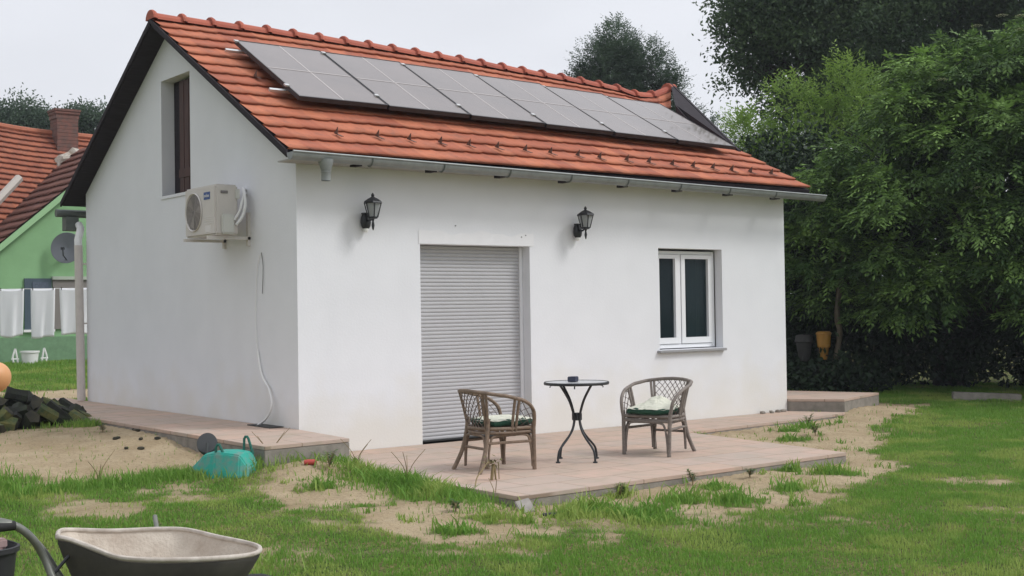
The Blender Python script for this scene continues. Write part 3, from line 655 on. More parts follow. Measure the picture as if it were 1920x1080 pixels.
for y in (1.02, 1.60):
    b_ = MB(); b_.mm((-.47, y-.02+oy, 2.165+oz), (0, y+.02+oy, 2.195+oz)); b_.mm((-.03, y-.02+oy, 2.10+oz), (0, y+.02+oy, 2.45+oz)); L(b_, 'bracket', M['ac'])

# ---------------- cable on the gable wall and the drain plate
MB().tube(crom([(-.012, .735, 2.02), (-.014, .81, 1.90), (-.014, .86, 1.60), (-.014, .87, 1.20), (-.02, .76, .80), (-.03, .56, .62), (-.05, .47, .47), (-.07, .55, .34), (-.10, .68, .265)], 8), [.004]*28+[.012]*37, 8).build('cable', M['white'], smooth=True, label='white cable hanging down the gable wall and curling onto the path', cat='cable')
MB().tube(crom([(-.012, .735, 2.02), (-.013, .70, 1.88), (-.013, .72, 1.6)], 8), .003, 6).build('wire', M['greyplastic'], label='thin grey wire end beside the top of the white cable', cat='wire')
MB().prism([(.0-.16, .30), (-.01, .30), (-.01, .80), (-.16, .80)], .258, .268).build('drain_cover', M['greyplastic'], label='small dark cover plate on the path under the white cable', cat='drain cover')

# ---------------- bistro table
tb = empty('bistro_table', (1.655, -2.235, 0), label='round bistro table with curved black iron legs between the two rattan chairs', cat='table')
MB().lathe([(0, .722), (.285, .722), (.285, .716), (0, .716)], n=48).build('table_top', M['mosaic'], tb)
MB().lathe([(.285, .712), (.285, .724), (.298, .726), (.302, .716), (.298, .700), (.285, .700), (0, .702)], n=48).build('rim', M['black'], tb)
for k in range(4):
    a = PI/2*k+.02; ca, sa = math.cos(a), math.sin(a)
    P_ = [(.20, .70), (.155, .645), (.095, .56), (.055, .47), (.036, .40), (.040, .34), (.070, .27), (.125, .205), (.185, .15), (.222, .105), (.236, .05), (.238, .012)]
    lg = MB().tube(crom([(r*ca, r*sa, z) for r, z in P_], 4), .0105, 8).build('leg', M['black'], tb, smooth=True)
    MB().lathe([(.0, .013), (.02, .013), (.022, 0), (0, 0)], (.238*ca, .238*sa, 0), 10).build('foot', M['black'], lg)
MB().mm((-.034, -.034, .372), (.034, .034, .44)).build('collar', M['black'], tb, bevel=.003)
b_ = MB()
for k in range(4):
    a = PI/4+PI/2*k; b_.tube([(.15*math.cos(a), .15*math.sin(a), .70), (.24*math.cos(a), .24*math.sin(a), .69), (.245*math.cos(a), .245*math.sin(a), .672)], .006, 6)
b_.build('fold_catch', M['black'], tb)
MB().box((0, 0, .026), (.095, .075, .048), .5).build('tin', M['navy'], bevel=.005, label='small dark navy tin on the bistro table', cat='tin').location = (1.645, -2.20, .7225)

# ---------------- rattan chairs
def chair(name, mt, label, loc, rz):
    r0 = empty(name, loc, rz, label=label, cat='chair', group='rattan tub chairs')
    SZ = .37
    def rail(u):  # u -1..1 : right front over the back to left front
        a = abs(u); s = 1 if u >= 0 else -1
        K = [(0, (-.315, 0, .70)), (.2, (-.30, .12, .695)), (.4, (-.225, .245, .68)), (.58, (-.08, .305, .655)), (.74, (.08, .308, .615)), (.86, (.19, .290, .55)), (.94, (.225, .272, .48)), (1.0, (.225, .262, .40))]
        ks = [k[0] for k in K]; return Vector([np.interp(a, ks, [k[1][0] for k in K]), s*np.interp(a, ks, [k[1][1] for k in K]), np.interp(a, ks, [k[1][2] for k in K])])
    def seat(u):
        a = abs(u); s = 1 if u >= 0 else -1
        K = [(0, (-.225, 0)), (.2, (-.22, .09)), (.4, (-.175, .18)), (.58, (-.06, .235)), (.74, (.07, .245)), (.86, (.16, .24)), (1, (.225, .235))]
        ks = [k[0] for k in K]; return Vector([np.interp(a, ks, [k[1][0] for k in K]), s*np.interp(a, ks, [k[1][1] for k in K]), SZ])
    MB().tube(crom([rail(u) for u in np.linspace(-1, 1, 25)], 3), .0165, 8).build('top_rail', mt, r0, smooth=True)
    sp = [seat(u) for u in np.linspace(-1, 1, 25)]; sp.append(sp[0])
    MB().tube(sp, .016, 8).build('seat_ring', mt, r0, smooth=True)
    MB().tube([p+Vector((0, 0, -.035)) for p in sp], .013, 8).build('lower_ring', mt, r0, smooth=True)
    b_ = MB()
    for y in np.linspace(-.19, .19, 9): b_.tube([(-.2, y*.9, SZ), (.22, y, SZ)], .008, 5)
    b_.build('seat_slats', mt, r0)
    ups = [.36, .70]
    for s in (-1, 1):
        for a in (.33, .68):
            u = s*a; b_ = MB()
            for du in (-.022, .022):
                p0, p1 = rail(u+du*s), seat(u+du*s); mid = (p0+p1)/2; out = Vector((mid.x, mid.y, 0)).normalized()
                b_.tube(crom([p0, mid+out*.0, p1+Vector((0, 0, -.03))], 4), .0125, 7)
            b_.build('upright', mt, r0, smooth=True)
    def lattice(u0, u1, n):
        b_ = MB(); A = np.linspace(u0, u1, 7)
        def S_(a, v): u = u0+(u1-u0)*a; return seat(u)*(1-v)+rail(u)*v
        H_ = .95 if abs(u1-u0) > .5 else 2.0
        for k in range(-n*2, n*3):
            for dr in (1, -1):
                pts_ = []
                for v in np.linspace(.0, 1, 13):
                    a = (k+.5)/n+dr*v*H_*(.75 if H_ < 1 else .55) if dr > 0 else (k+.5)/n-v*H_*(.75 if H_ < 1 else .55)
                    if -.001 <= a <= 1.001: pts_.append(S_(min(max(a, 0), 1), v)+Vector((0, 0, .0)))
                if len(pts_) > 1: b_.tube(pts_, .0042, 4, flat=.6)
        b_.build('lattice', M['lattice'], r0)
    lattice(-.33, .33, 7); lattice(.69, .99, 3); lattice(-.99, -.69, 3)
    for s in (-1, 1):
        MB().tube([(.225, s*.262, .42), (.225, s*.25, .36), (.235, s*.242, 0)], [.018, .019, .019], 9).build('leg', mt, r0, smooth=True)
        MB().tube(crom([(-.19, s*.165, .46), (-.20, s*.17, .34), (-.235, s*.185, .18), (-.285, s*.205, .06), (-.315, s*.218, 0)], 4), [.019]*17, 9).build('leg', mt, r0, smooth=True)
    def arch(a, c, h=.30, drop=.16, r=.0105):
        a = Vector(a); c = Vector(c); P_ = []
        d_ = (c-a)
        for q_, zz in ((.03, h-drop), (.05, h-drop*.5), (.10, h-.03), (.2, h), (.5, h+.004), (.8, h), (.90, h-.03), (.95, h-drop*.5), (.97, h-drop)): P_.append((a.x+d_.x*q_, a.y+d_.y*q_, zz))
        return MB().tube(crom(P_, 3), r, 7)
    FL, FR, RL, RR = (.23, .242), (.23, -.242), (-.22, .18), (-.22, -.18)
    for a, c in ((FL, FR), (FR, RR), (RL, FL), (RR, RL)):
        arch((*a, 0), (*c, 0), .31, .28).build('arch_brace', mt, r0, smooth=True)
    for a, c, h in ((FL, FR, .325), (FL, RL, .25), (FR, RR, .25), (RL, RR, .2)): MB().tube([(*a, h), (*c, h)], .0125, 7).build('stretcher', mt, r0, smooth=True)
    return r0
def cushion(loc, rz, label, blanket):
    z0 = .388
    r0 = empty('seat_cushion', (loc[0], loc[1], 0), rz, label=label, cat='cushion', group='cushions on the rattan chairs')
    V = []; F = []; n_ = 40; lev = [(.86, 0), (1.0, .008), (1.03, .030), (1.0, .052), (.9, .058)]
    for (k_, z) in lev:
        for q_ in range(n_):
            a = 2*PI*q_/n_; rr = .225/max(abs(math.cos(a)), abs(math.sin(a)))**.55*k_; wob = 1+.018*math.sin(a*7+z*60)+.012*math.sin(a*13)
            V.append((rr*math.cos(a)*wob+.02, rr*math.sin(a)*wob, z0+z+.004*math.sin(a*9)))
    for i in range(len(lev)-1):
        for q_ in range(n_): F.append((i*n_+q_, i*n_+(q_+1) % n_, (i+1)*n_+(q_+1) % n_, (i+1)*n_+q_))
    F.append(tuple(range(n_))[::-1]); mesh_obj('cushion_pad', V, F, M['green_fabric'], r0, smooth=True)
    V = []; F = []; g = 22
    for i in range(g+1):
        rr = i/g
        for q_ in range(n_):
            a = 2*PI*q_/n_; ra = .232/max(abs(math.cos(a)), abs(math.sin(a)))**.55*rr; x, y = ra*math.cos(a)+.02, ra*math.sin(a)
            h = .068+.014*(fbm(x*22+5, y*22, 3)-.5)*2-(.022*rr**6)
            if blanket: h += .085*math.exp(-((x+.06)**2/.013+(y+.02)**2/.018))*(.8+.5*float(fbm(x*30, y*30, 3)))+.02*math.exp(-((x-.1)**2/.02+(y-.08)**2/.01))
            V.append((x, y, z0+float(h)))
    for i in range(g):
        for q_ in range(n_): F.append((i*n_+q_, i*n_+(q_+1) % n_, (i+1)*n_+(q_+1) % n_, (i+1)*n_+q_))
    mesh_obj('fleece_cover', V, F, M['cream'], r0, smooth=True); return r0
chair('rattan_chair', M['rattan'], 'brown rattan tub chair in front of the roller shutter, facing the table', (.765, -2.18, 0), R(-4))
cushion((.80, -2.18), R(-4), 'flat green cushion with pale top on the chair by the roller shutter', False)
chair('rattan_chair', M['rattan_grey'], 'greyish rattan tub chair below the window, open front towards the table', (2.60, -2.33, 0), R(196))
cushion((2.575, -2.335), R(196), 'green cushion with heaped cream fleece on the chair below the window', True)

# ---------------- wheelbarrow
wb = empty('wheelbarrow', (-3.95, -5.9, -.13), label='cement stained metal wheelbarrow standing on the grass at the front', cat='wheelbarrow')
W0 = Vector((-3.95, -5.9, -.13))
rim = [(-4.292, -5.97, .517), (-4.19, -5.68, .49), (-4.069, -5.444, .452), (-3.922, -5.496, .437), (-3.83, -5.55, .436), (-3.727, -5.622, .438), (-3.642, -5.714, .436), (-3.60, -5.95, .43), (-3.555, -6.14, .424), (-3.56, -6.26, .421), (-3.64, -6.35, .418), (-3.827, -6.394, .433), (-4.012, -6.313, .440), (-4.134, -6.218, .452), (-4.197, -6.132, .48), (-4.260, -6.041, .511)]
rimw = crom(rim+[rim[0]], 4)[:-1]; cen = Vector((-3.92, -5.92, 0)); nR = len(rimw)
V = []; F = []; mi = []
levels = [(1.0, 0, 0), (.985, -.012, 0), (.93, -.06, .0), (.80, -.16, .0), (.66, -.25, .02), (.50, -.29, .03), (.2, -.30, .03), (.02, -.30, .03)]
for off in (0, 1):
    for (k_, dz, sh) in levels:
        for p in rimw:
            q = cen+(Vector((p.x, p.y, 0))-cen)*(k_ if not off else k_*1.0+.012*(k_ < 1)); zb = p.z+dz-(.012 if off else 0)
            if k_ < .7: zb = .436+dz-(.012 if off else 0)
            V.append(Vector((q.x-.05*(1-k_), q.y, zb))-W0)
nl = len(levels)
for off in (0, 1):
    for i in range(nl-1):
        for q_ in range(nR):
            a = (off*nl+i)*nR; F.append((a+q_, a+(q_+1) % nR, a+nR+(q_+1) % nR, a+nR+q_)); mi.append(off)
mesh_obj('tray', V, F, [M['steel_dirty'], M['steel_out']], wb, smooth=True, mi=mi)
MB().tube([p-W0+Vector((0, 0, .002)) for p in rimw]+[rimw[0]-W0, rimw[1]-W0], .010, 8, cap=False).build('rim', M['rim'], wb, smooth=True)
def rel(P): return [Vector(p)-W0 for p in P]
h1 = MB().tube(crom(rel([(-4.72, -6.03, .585), (-4.563, -6.014, .600), (-4.476, -6.019, .593), (-4.403, -6.01, .532), (-4.347, -5.989, .439), (-4.30, -6.05, .30), (-4.15, -6.10, .14), (-3.7, -6.05, .02), (-3.42, -5.95, .08)]), 5), .0155, 9).build('handle', M['tube'], wb, smooth=True)
MB().tube(rel([(-4.66, -6.026, .593), (-4.47, -6.018, .592)]), .019, 9).build('grip', M['rubber'], h1, smooth=True)
h2 = MB().tube(crom(rel([(-4.45, -5.30, .52), (-4.30, -5.36, .50), (-4.2, -5.45, .40), (-4.1, -5.55, .22), (-3.9, -5.65, .10), (-3.6, -5.75, .04), (-3.38, -5.86, .08)]), 5), .0155, 9).build('handle', M['tube'], wb, smooth=True)
MB().tube(rel([(-3.64, -5.35, .455), (-3.66, -5.42, .41), (-3.70, -5.55, .2), (-3.72, -5.62, .06)]), .011, 8).build('brace', M['tube'], wb, smooth=True)
MB().tube(rel([(-4.235, -6.0, .47), (-4.33, -6.0, .37)]), .007, 6).build('brace', M['black'], wb, smooth=True)
for y in (-6.1, -5.6): MB().tube(rel([(-4.22, y, .18), (-4.26, y, -.05), (-4.2, y, -.135), (-4.12, y, -.13)]), .012, 8).build('leg', M['tube'], wb, smooth=True)
ww = MB().lathe([(.10, -.03), (.15, -.045), (.18, -.03), (.185, 0), (.18, .03), (.15, .045), (.10, .03), (.10, -.03)], (0, 0, 0), 28, M=Matrix.Rotation(PI/2, 3, 'X')).build('wheel', M['rubber'], wb, smooth=True); ww.location = Vector((-3.42, -5.92, .06))-W0
MB().lathe([(0, -.02), (.10, -.02), (.10, .02), (0, .02)], (0, 0, 0), 20, M=Matrix.Rotation(PI/2, 3, 'X')).build('hub', M['alu'], ww)
# bucket
bk = empty('bucket', (-4.19, -4.62, -.02+.0), label='black bucket with pinkish rubble beside the wheelbarrow handle', cat='bucket')
gzb = float(gz(-4.19, -4.62)); bk.location.z = gzb
MB().lathe([(0, 0), (.095, 0), (.135, .36+.0), (.150, .362), (.150, .385), (.138, .388), (.130, .37), (.09, .02)], n=28).build('body', M['bucket'], bk, smooth=True)
b_ = MB()
for k in range(7): b_.box((random.uniform(-.07, .07), random.uniform(-.07, .07), .35+random.uniform(0, .05)), (.1, .06, .05), random.random()*3)
b_.build('rubble', M['brickpink'], bk, bevel=.01)
MB().tube([(.15*math.cos(a), .15*math.sin(a)*.4, .37+.04*abs(math.sin(a))) for a in np.linspace(0, PI, 9)], .005, 6).build('handle', M['bucket'], bk)

# ---------------- toy wheelbarrow, upside down
tw_ = empty('toy_wheelbarrow', (-1.30, -1.06, .055), label='teal plastic toy wheelbarrow lying upside down at the edge of the sand', cat='toy')
V = []; F = []
sec = [(-.34, .02, .06, .0), (-.25, .08, .13, .06), (-.13, .13, .18, .155), (.0, .165, .205, .175), (.12, .165, .20, .175), (.23, .155, .19, .16), (.30, .12, .15, .05)]
for (x, wt, wbm, h) in sec: V += [(x, -wbm, -.03), (x, -wt, h), (x, -wt*.5, h+.012), (x, wt*.5, h+.012), (x, wt, h), (x, wbm, -.03)]
for i in range(len(sec)-1):
    for q_ in range(5): F.append((6*i+q_, 6*i+q_+1, 6*(i+1)+q_+1, 6*(i+1)+q_))
F += [tuple(range(6)), tuple(range(6*len(sec)-1, 6*len(sec)-7, -1))]
tr = mesh_obj('tray', V, F, M['teal'], tw_, smooth=False); bm = bmesh.new(); bm.from_mesh(tr.data); bmesh.ops.recalc_face_normals(bm, faces=bm.faces); bmesh.ops.bevel(bm, geom=[e for e in bm.edges if len(e.link_faces) == 2 and e.calc_face_angle(0) > .25], offset=.012, segments=2, affect='EDGES'); bm.to_mesh(tr.data); bm.free()
for (xa, ya, h) in ((.02, -.12, .245), (.19, .13, .29)):
    MB().tube([(xa-.035, ya, .15), (xa-.030, ya, h-.02), (xa-.018, ya, h), (xa+.0, ya, h), (xa+.012, ya, h-.02), (xa+.055, ya, .14)], .012, 6).build('leg', M['teal_dark'], tw_, smooth=True)
wh = MB().lathe([(.0, -.03), (.055, -.03), (.082, -.028), (.086, 0), (.082, .028), (.055, .03), (0, .03)], (0, 0, 0), 24, M=Matrix.Rotation(PI/2-.5, 3, 'X') @ Matrix.Rotation(.2, 3, 'Y')).build('wheel', M['toywheel'], tw_, smooth=True); wh.location = (-.20, .12, .225); wh.scale = (1.12, 1.12, 1.12)
MB().tube([(-.17, .05, .24), (-.16, .02, .14), (-.12, .0, .1)], .012, 6).build('fork', M['toywheel'], tw_); tw_.rotation_euler = (0, 0, R(-48)); tw_.scale = (.92, .92, 1)
sp_ = MB().lathe([(0, -.055), (.02, -.052), (.024, -.02), (.024, .02), (.02, .052), (0, .055)], (0, 0, 0), 12, M=Matrix.Rotation(PI/2, 3, 'Y')).build('toy_part', M['red'], smooth=True, label='small red plastic toy piece on the ground right of the toy wheelbarrow', cat='toy'); sp_.location = (-.66, -1.42, float(gz(-.66, -1.42))+.025); sp_.rotation_euler = (0, 0, R(-30))

# ---------------- pieces lying about
def lump(name, loc, size, mt, rz, label, cat, seed=0, tilt=(0, 0)):
    bm = bmesh.new(); bmesh.ops.create_icosphere(bm, subdivisions=2, radius=.5)
    for v in bm.verts:
        v.co = Vector([math.copysign(abs(c)**.7*.7, c) for c in v.co]); v.co *= 1+.25*noise.noise(v.co*2+Vector((seed, 0, 0)))
        v.co = Vector((v.co.x*size[0], v.co.y*size[1], v.co.z*size[2]))
    me = bpy.data.meshes.new(name); bm.to_mesh(me); bm.free(); me.materials.append(mt); o = bpy.data.objects.new(name, me); C.objects.link(o); o.location = loc; o.rotation_euler = (tilt[0], tilt[1], rz); return tag(o, label, cat)
g1 = float(gz(-.14, -3.80))
b_ = MB().box((0, 0, 0), (.115, .15, .035)).build('broken_paver', mat('pale_paver', (.36, .33, .30), .9, var=.25, vscale=12), bevel=.006, label='grey broken paver leaning against the near corner of the terrace', cat='paver'); b_.location = (-.16, -3.74, g1+.03); b_.rotation_euler = (R(32), R(-12), R(-20))
lump('stone', (-.12, -3.98, float(gz(-.12, -3.98))+.01), (.15, .05, .04), M['greyplastic'], R(-25), 'dark flat stone on the soil beside the broken paver', 'stone', 3)
for i, (x, y, s) in enumerate(((6.72, -.06, .10), (6.88, -.07, .12), (7.02, -.06, .09), (7.14, -.05, .11))):
    o = lump('mortar_crumb', (x, y, .012), (s, .06, .05), M['concrete'], i, 'grey crumb of mortar at the foot of the front wall near the right corner', 'rubble', i); o['group'] = 'mortar crumbs at the wall foot'
for i in range(9):
    x, y = [(-.42, 1.2), (-.5, 1.05), (-.55, 1.6), (-.75, 1.0), (-.62, .9), (-.9, 1.25), (-1.05, .6), (-.95, .5), (-.5, 1.8)][i]
    o = lump('soil_clod', (x-.45, y, float(gz(x-.45, y))+.012), (.05+.03*(i % 3), .04, .035), M['log_end'], i*1.3, 'small dark clod of earth on the pale sand by the gable path', 'clod', i); o['group'] = 'clods on the sand'

# ---------------- log pile
def make_log(seed, mt):
    rr = random.Random(seed); n_ = rr.choice([5, 6, 7]); L_ = rr.uniform(.18, .32); a0 = rr.random()*6
    prof_ = [(rr.uniform(.055, .10)*math.cos(a0+2*PI*k/n_), rr.uniform(.05, .09)*math.sin(a0+2*PI*k/n_)) for k in range(n_)]
    V = []; F = []
    for j, t_ in enumerate((-.5, -.2, .15, .5)):
        k_ = rr.uniform(.9, 1.1)
        for (a, c) in prof_: V.append((t_*L_+rr.uniform(-.01, .01), a*k_, c*k_))
    for j in range(3):
        for q_ in range(n_): F.append((j*n_+q_, j*n_+(q_+1) % n_, (j+1)*n_+(q_+1) % n_, (j+1)*n_+q_))
    F.append(tuple(range(n_))[::-1]); F.append(tuple(3*n_+k for k in range(n_)))
    return V, F, [0]*(3*n_)+[1, 1]
rr = random.Random(5)
for i in range(95):
    u = rr.random()
    x = -2.75+u*1.85; yb = 2.78+(x+2.75)*.22 + rr.uniform(-.05, .85)
    hmax = (.22+.15*math.exp(-((x+1.45)/.35)**2))*min(1, max(.3, (-.72-x)/.45)); lev = rr.random()
    yc = 2.78+(x+2.75)*.22+.42; taper = max(.15, 1-abs(yb-yc)/.55)
    V, F, mi = make_log(i, None); mo = rr.random()
    bark = M['log_moss'] if mo < .35 else M['log_bark']
    o = mesh_obj('log', V, F, [bark, M['log_end']], mi=mi)
    o.location = (x, yb, float(gz(x, yb))+.05+lev*hmax*taper); o.rotation_euler = (rr.uniform(-1, 1), rr.uniform(-.8, .8), rr.uniform(0, PI))
    tag(o, 'mossy green split log in the dark heap beside the sand' if mo < .35 else 'dark damp split log in the heap beside the sand', 'log', 'mossy logs in the wood heap' if mo < .35 else 'dark logs in the wood heap')
lump('stump', (-1.45, 4.35, float(gz(-1.45, 4.35))+.06), (.25, .2, .16), M['log_bark'], 0, 'dark lump of wood on the grass behind the log heap', 'log', 4)

# ---------------- laundry, ball, tub
TL = [(1.12, 1.50), (1.60, 1.965), (2.03, 2.50)]
def LY(x): return 13.86-(x-1.14)*.785
g_ = MB().tube([(-6, LY(-6), 1.95), (3.4, LY(3.4), 1.93)], .006, 5).build('clothes_line', M['white'], label='thin clothes line carrying the white towels', cat='clothes line')
labs = ['white towel on the line at the left edge of the photo', 'white towel on the line, middle one with a fold at its top', 'white towel on the line next to the beige downpipe']
for i, (a, c) in enumerate(TL):
    V = []; F = []; nx_, nz_n = 14, 22
    for j in range(nz_n+1):
        for k in range(nx_+1):
            u = k/nx_; v = j/nz_n; x = a+(c-a)*(u*(1-.10*v)+.05*v+.02*v*math.sin(i+3)); z = 1.94-(.90+.03*math.sin(i*2))*v-.012*math.sin(PI*u)-.02*v*math.sin(u*5+i)
            y = LY(x)+.03*v*math.sin(u*9+i*2)+.015*math.sin(u*17+v*3+i)*v; V.append((x, y, z))
    for j in range(nz_n):
        for k in range(nx_): q_ = j*(nx_+1)+k; F.append((q_, q_+1, q_+nx_+2, q_+nx_+1))
    o = mesh_obj('towel', V, F, M['towel'], smooth=True); so_ = o.modifiers.new('thick', 'SOLIDIFY'); so_.thickness = .006
    tag(o, labs[i], 'towel', 'towels on the clothes line')
    for x, sd_ in ((a+.03, 'left corner'), (c-.03, 'right corner')): MB().mm((x-.006, LY(x)-.012, 1.905), (x+.006, LY(x)+.012, 1.96)).build('clothes_peg', M['log_end'], label='small peg at the '+sd_+' of the '+['leftmost', 'middle', 'rightmost'][i]+' white towel', cat='peg', group='pegs on the clothes line')
bl = MB().lathe([(.235*math.sin(a), -.235*math.cos(a)) for a in np.linspace(0.001, PI-.001, 20)], n=32).build('ball', M['orange'], smooth=True, label='big peach orange ball on the back lawn at the left edge', cat='ball'); bl.location = (-.40, 8.75, .745-.05)
bl.location.z = max(float(gz(-.4, 8.75))+.23, .5)
tu = empty('garden_tub', (3.32, 19.2, float(gz(3.32, 19.2))), label='white plastic tub between two small white stands at the green wall', cat='tub')
MB().lathe([(0, 0), (.17, 0), (.20, .26), (.22, .26), (.22, .30), (.18, .30), (.16, .05), (0, .05)], n=24).build('tub', M['white'], tu, smooth=True)
for s in (-1, 1):
    b_ = MB()
    for k in (0, 1): b_.tube(crom([(s*.27+k*s*.08, 0, 0), (s*.29+k*s*.1, 0, .15), (s*.33, 0, .36)], 4), .022, 7)
    b_.tube([(s*.25, 0, .12), (s*.42, 0, .12)], .018, 6); b_.build('stand', M['white'], tu, smooth=True)

# ---------------- green neighbour house
gh = empty('green_house', (4, 20, .6), label='pale green neighbouring house with old red tiled roof and brick chimney', cat='house')
G0 = Vector((4, 20, .6))
def gr(P): return [Vector(p)-G0 for p in P]
# gable wing, wall at y=20; verge rises from (2.90,3.17) to the apex
sl = (4.722-3.175)/(4.677-2.897)
def vz(x): return 3.175+(x-2.897)*sl
xa, xe = 6.2, .4
wallp = [(xe+.2, 20, .3), (xa+5.2, 20, .3), (xa+5.2, 20, vz(xa)-sl*5.2), (xa, 20, vz(xa)-.03), (xe+.2, 20, vz(xe+.2)-.03)]
MB().slab(gr(wallp), (0, .3, 0)).build('wall', M['greenwall'], gh)
MB().slab(gr([(-9, 21.5, .3), (3.3, 21.5, .3), (3.3, 21.5, 2.86), (-9, 21.5, 3.14)]), (0, .3, 0)).build('side_wall', M['greenwall'], gh)
MB().slab(gr([(xe, 19.80, vz(xe)-.17), (xa, 19.80, vz(xa)-.17), (xa, 19.80, vz(xa)+.0), (xe, 19.80, vz(xe)+.0)]), (0, .06, 0)).build('verge_trim', M['greentrim'], gh)
MB().slab(gr([(xe, 19.86, vz(xe)-.10), (xa, 19.86, vz(xa)-.10), (xa, 19.86, vz(xa)-.02), (xe, 19.86, vz(xe)-.02)]), (0, 5.0, 0)).build('wing_rafters', M['dark_wood'], gh)
def plane_fun(P0, Px, Pt):
    P0, Px, Pt = Vector(P0), Vector(Px), Vector(Pt); nn = (Px-P0).cross(Pt-P0); nn = nn if nn.z > 0 else -nn; nn.normalize()
    return lambda s, t, side, off: P0+(Px-P0)*s+(Pt-P0)*t+nn*off-G0
tiles('wing_tiles', 1, M['brown_tile'], gh, plane_fun((xe, 24.9, vz(xe)), (xe, 19.80, vz(xe)), (xa, 24.9, vz(xa))), 22, 5.1, lift=.05)
tiles('wing_tiles', 1, M['brown_tile'], gh, plane_fun((2*xa-xe, 19.8, vz(xe)), (2*xa-xe, 24.9, vz(xe)), (xa, 19.8, vz(xa))), 22, 5.1, lift=.05)
# main roof: ridge at y=25
mr0 = plane_fun((-9, 21.3, 3.0), (12, 21.3, 3.0-.5), (-9, 25, 6.95))
def mroof(s, t, side, off):
    v = mr0(s, t, side, off); v.z += .10*math.sin(s*14)*t-.08*math.sin(s*31)*t*.5; return v
tiles('roof_tiles', 1, M['old_tile'], gh, mroof, 24, 21, tw=.22, lift=.06, sub=4, prof=1.3)
MB().slab(gr([(-9, 21.4, 2.9), (12, 21.4, 2.4), (12, 25.0, 6.30), (-9, 25.0, 6.82)]), (0, .1, -.1)).build('roof_boards', M['dark_wood'], gh)
b_ = MB(); b_.tube([mroof(s, 1, 1, .02) for s in np.linspace(0, 1, 60)], .11, 8); b_.build('ridge_tiles', M['old_tile'], gh, smooth=True)
ch = MB()
for k in range(22):
    z = 4.95+k*.1; wd = .58 if k < 20 else .64; ch.box(Vector((6.02, 24.75, z+.05))-G0, (wd+.012*(k % 2), .6, .094))
cho = ch.build('chimney', M['brick'], gh); MB().box(Vector((6.02, 24.75, 7.19))-G0, (.72, .70, .06)).box(Vector((6.02, 24.75, 7.12))-G0, (.68, .66, .07)).build('cap', M['brick'], cho)
bm = bmesh.new(); bmesh.ops.create_icosphere(bm, subdivisions=3, radius=.5)
for v in bm.verts: v.co = Vector((v.co.x*1.1, v.co.y*.5, v.co.z*.85))*(1+.35*noise.noise(v.co*4))+Vector((6.12, 24.05, 5.62))-G0
me = bpy.data.meshes.new('flashing'); bm.to_mesh(me); bm.free(); me.materials.append(M['mortar']); o = bpy.data.objects.new('flashing', me); C.objects.link(o); o.parent = cho
MB().tube(gr([(3.2, 21.9, 4.12), (4.02, 22.2, 4.98)]), .11, 6).build('valley_flashing', mat('pale_flashing', (.5, .46, .42), .8), gh)
wn = MB(); wn.mm(Vector((3.44, 19.95, 1.10))-G0, Vector((4.08, 19.99, 2.33))-G0); wno = wn.build('window', mat('green_house_frame', (.06, .09, .12), .5), gh)
MB().mm(Vector((3.62, 19.93, 1.2))-G0, Vector((4.0, 19.948, 2.24))-G0).build('pane', mat('net_curtain_pane', (.13, .16, .22), .2, var=.4, vscale=30), wno)
MB().mm(Vector((3.40, 19.9, 1.04))-G0, Vector((4.14, 20.0, 1.10))-G0).build('sill', M['white'], wno)
MB().mm(Vector((4.11, 19.95, 1.10))-G0, Vector((5.6, 19.99, 2.30))-G0).build('roller_blind', M['blind'], gh)
MB().mm(Vector((4.09, 19.90, 2.30))-G0, Vector((5.62, 20.0, 2.38))-G0).build('blind_box', mat('blind_box', (.42, .47, .40), .7), gh)
MB().mm(Vector((.7, 19.93, .3))-G0, Vector((11, 20.0, .92))-G0).build('plinth', mat('green_plinth', (.17, .30, .17), .9, var=.2), gh)
dsh = empty('satellite_dish', (4.36, 19.62, 3.05), label='grey satellite dish on the green house wall beside the white house corner', cat='satellite dish')
MD = Matrix.Rotation(R(80), 3, 'X') @ Matrix.Rotation(0, 3, 'Z')
dsh.rotation_euler = (0, 0, R(-38)); dsh.scale = (1.2, 1.2, 1.2); d1 = MB().lathe([(0, 0), (.12, .008), (.22, .03), (.31, .06), (.315, .066), (.31, .07), (.2, .045), (0, .01)], (0, 0, 0), 36, M=Matrix.Rotation(R(84), 3, 'X')); d1.build('reflector', M['dish'], dsh, smooth=True)
MB().tube([(0.0, -.02, -.25), (.02, -.30, -.16), (.02, -.32, -.05)], .012, 6).box((.02, -.33, -.02), (.05, .09, .05)).build('feed_arm', M['black'], dsh)
MB().tube([(0, .02, 0), (0, .26, -.05)], .025, 8).build('mount', M['zinc_dark'], dsh)

# ---------------- things under the shrubs at the right
E1 = Vector((.7885, -.6148, 0)); E2 = Vector((.615, .7884, 0)); O0 = Vector((CX, CY, 0))
def W(a, d, z): v = O0+E1*a+E2*d; return Vector((v.x, v.y, z))
p = W(4.97, 20.2, .53); yb_ = empty('yellow_bin', p, label='dull yellow plastic bin hanging on a stake in the dark under the shrubs', cat='bin')
MB().lathe([(0, 0), (.055, 0), (.075, .18), (.10, .20), (.115, .40), (.125, .40), (.12, .43), (.09, .45), (0, .45)], n=16).build('container', M['yellow'], yb_, smooth=True)
MB().tube([(0, .1, -.45), (0, .1, .40)], .02, 6).build('stake', M['bark'], yb_)
p = W(4.70, 20.4, .50); MB().lathe([(0, 0), (.08, 0), (.13, .30), (.15, .31), (.13, .42), (0, .44)], n=16).build('grey_container', M['greyplastic'], smooth=True, label='dull grey container in the shade left of the yellow bin', cat='container').location = p
p = W(6.95, 18.6, .0); b_ = MB().box((0, 0, 0), (.95, .2, .12)).build('kerb_stone', M['concrete'], bevel=.01, label='grey concrete kerb stone lying on the lawn under the shrubs', cat='kerb stone'); b_.location = (p.x, p.y, float(gz(p.x, p.y))+.05); b_.rotation_euler = (0, R(2), R(-50))
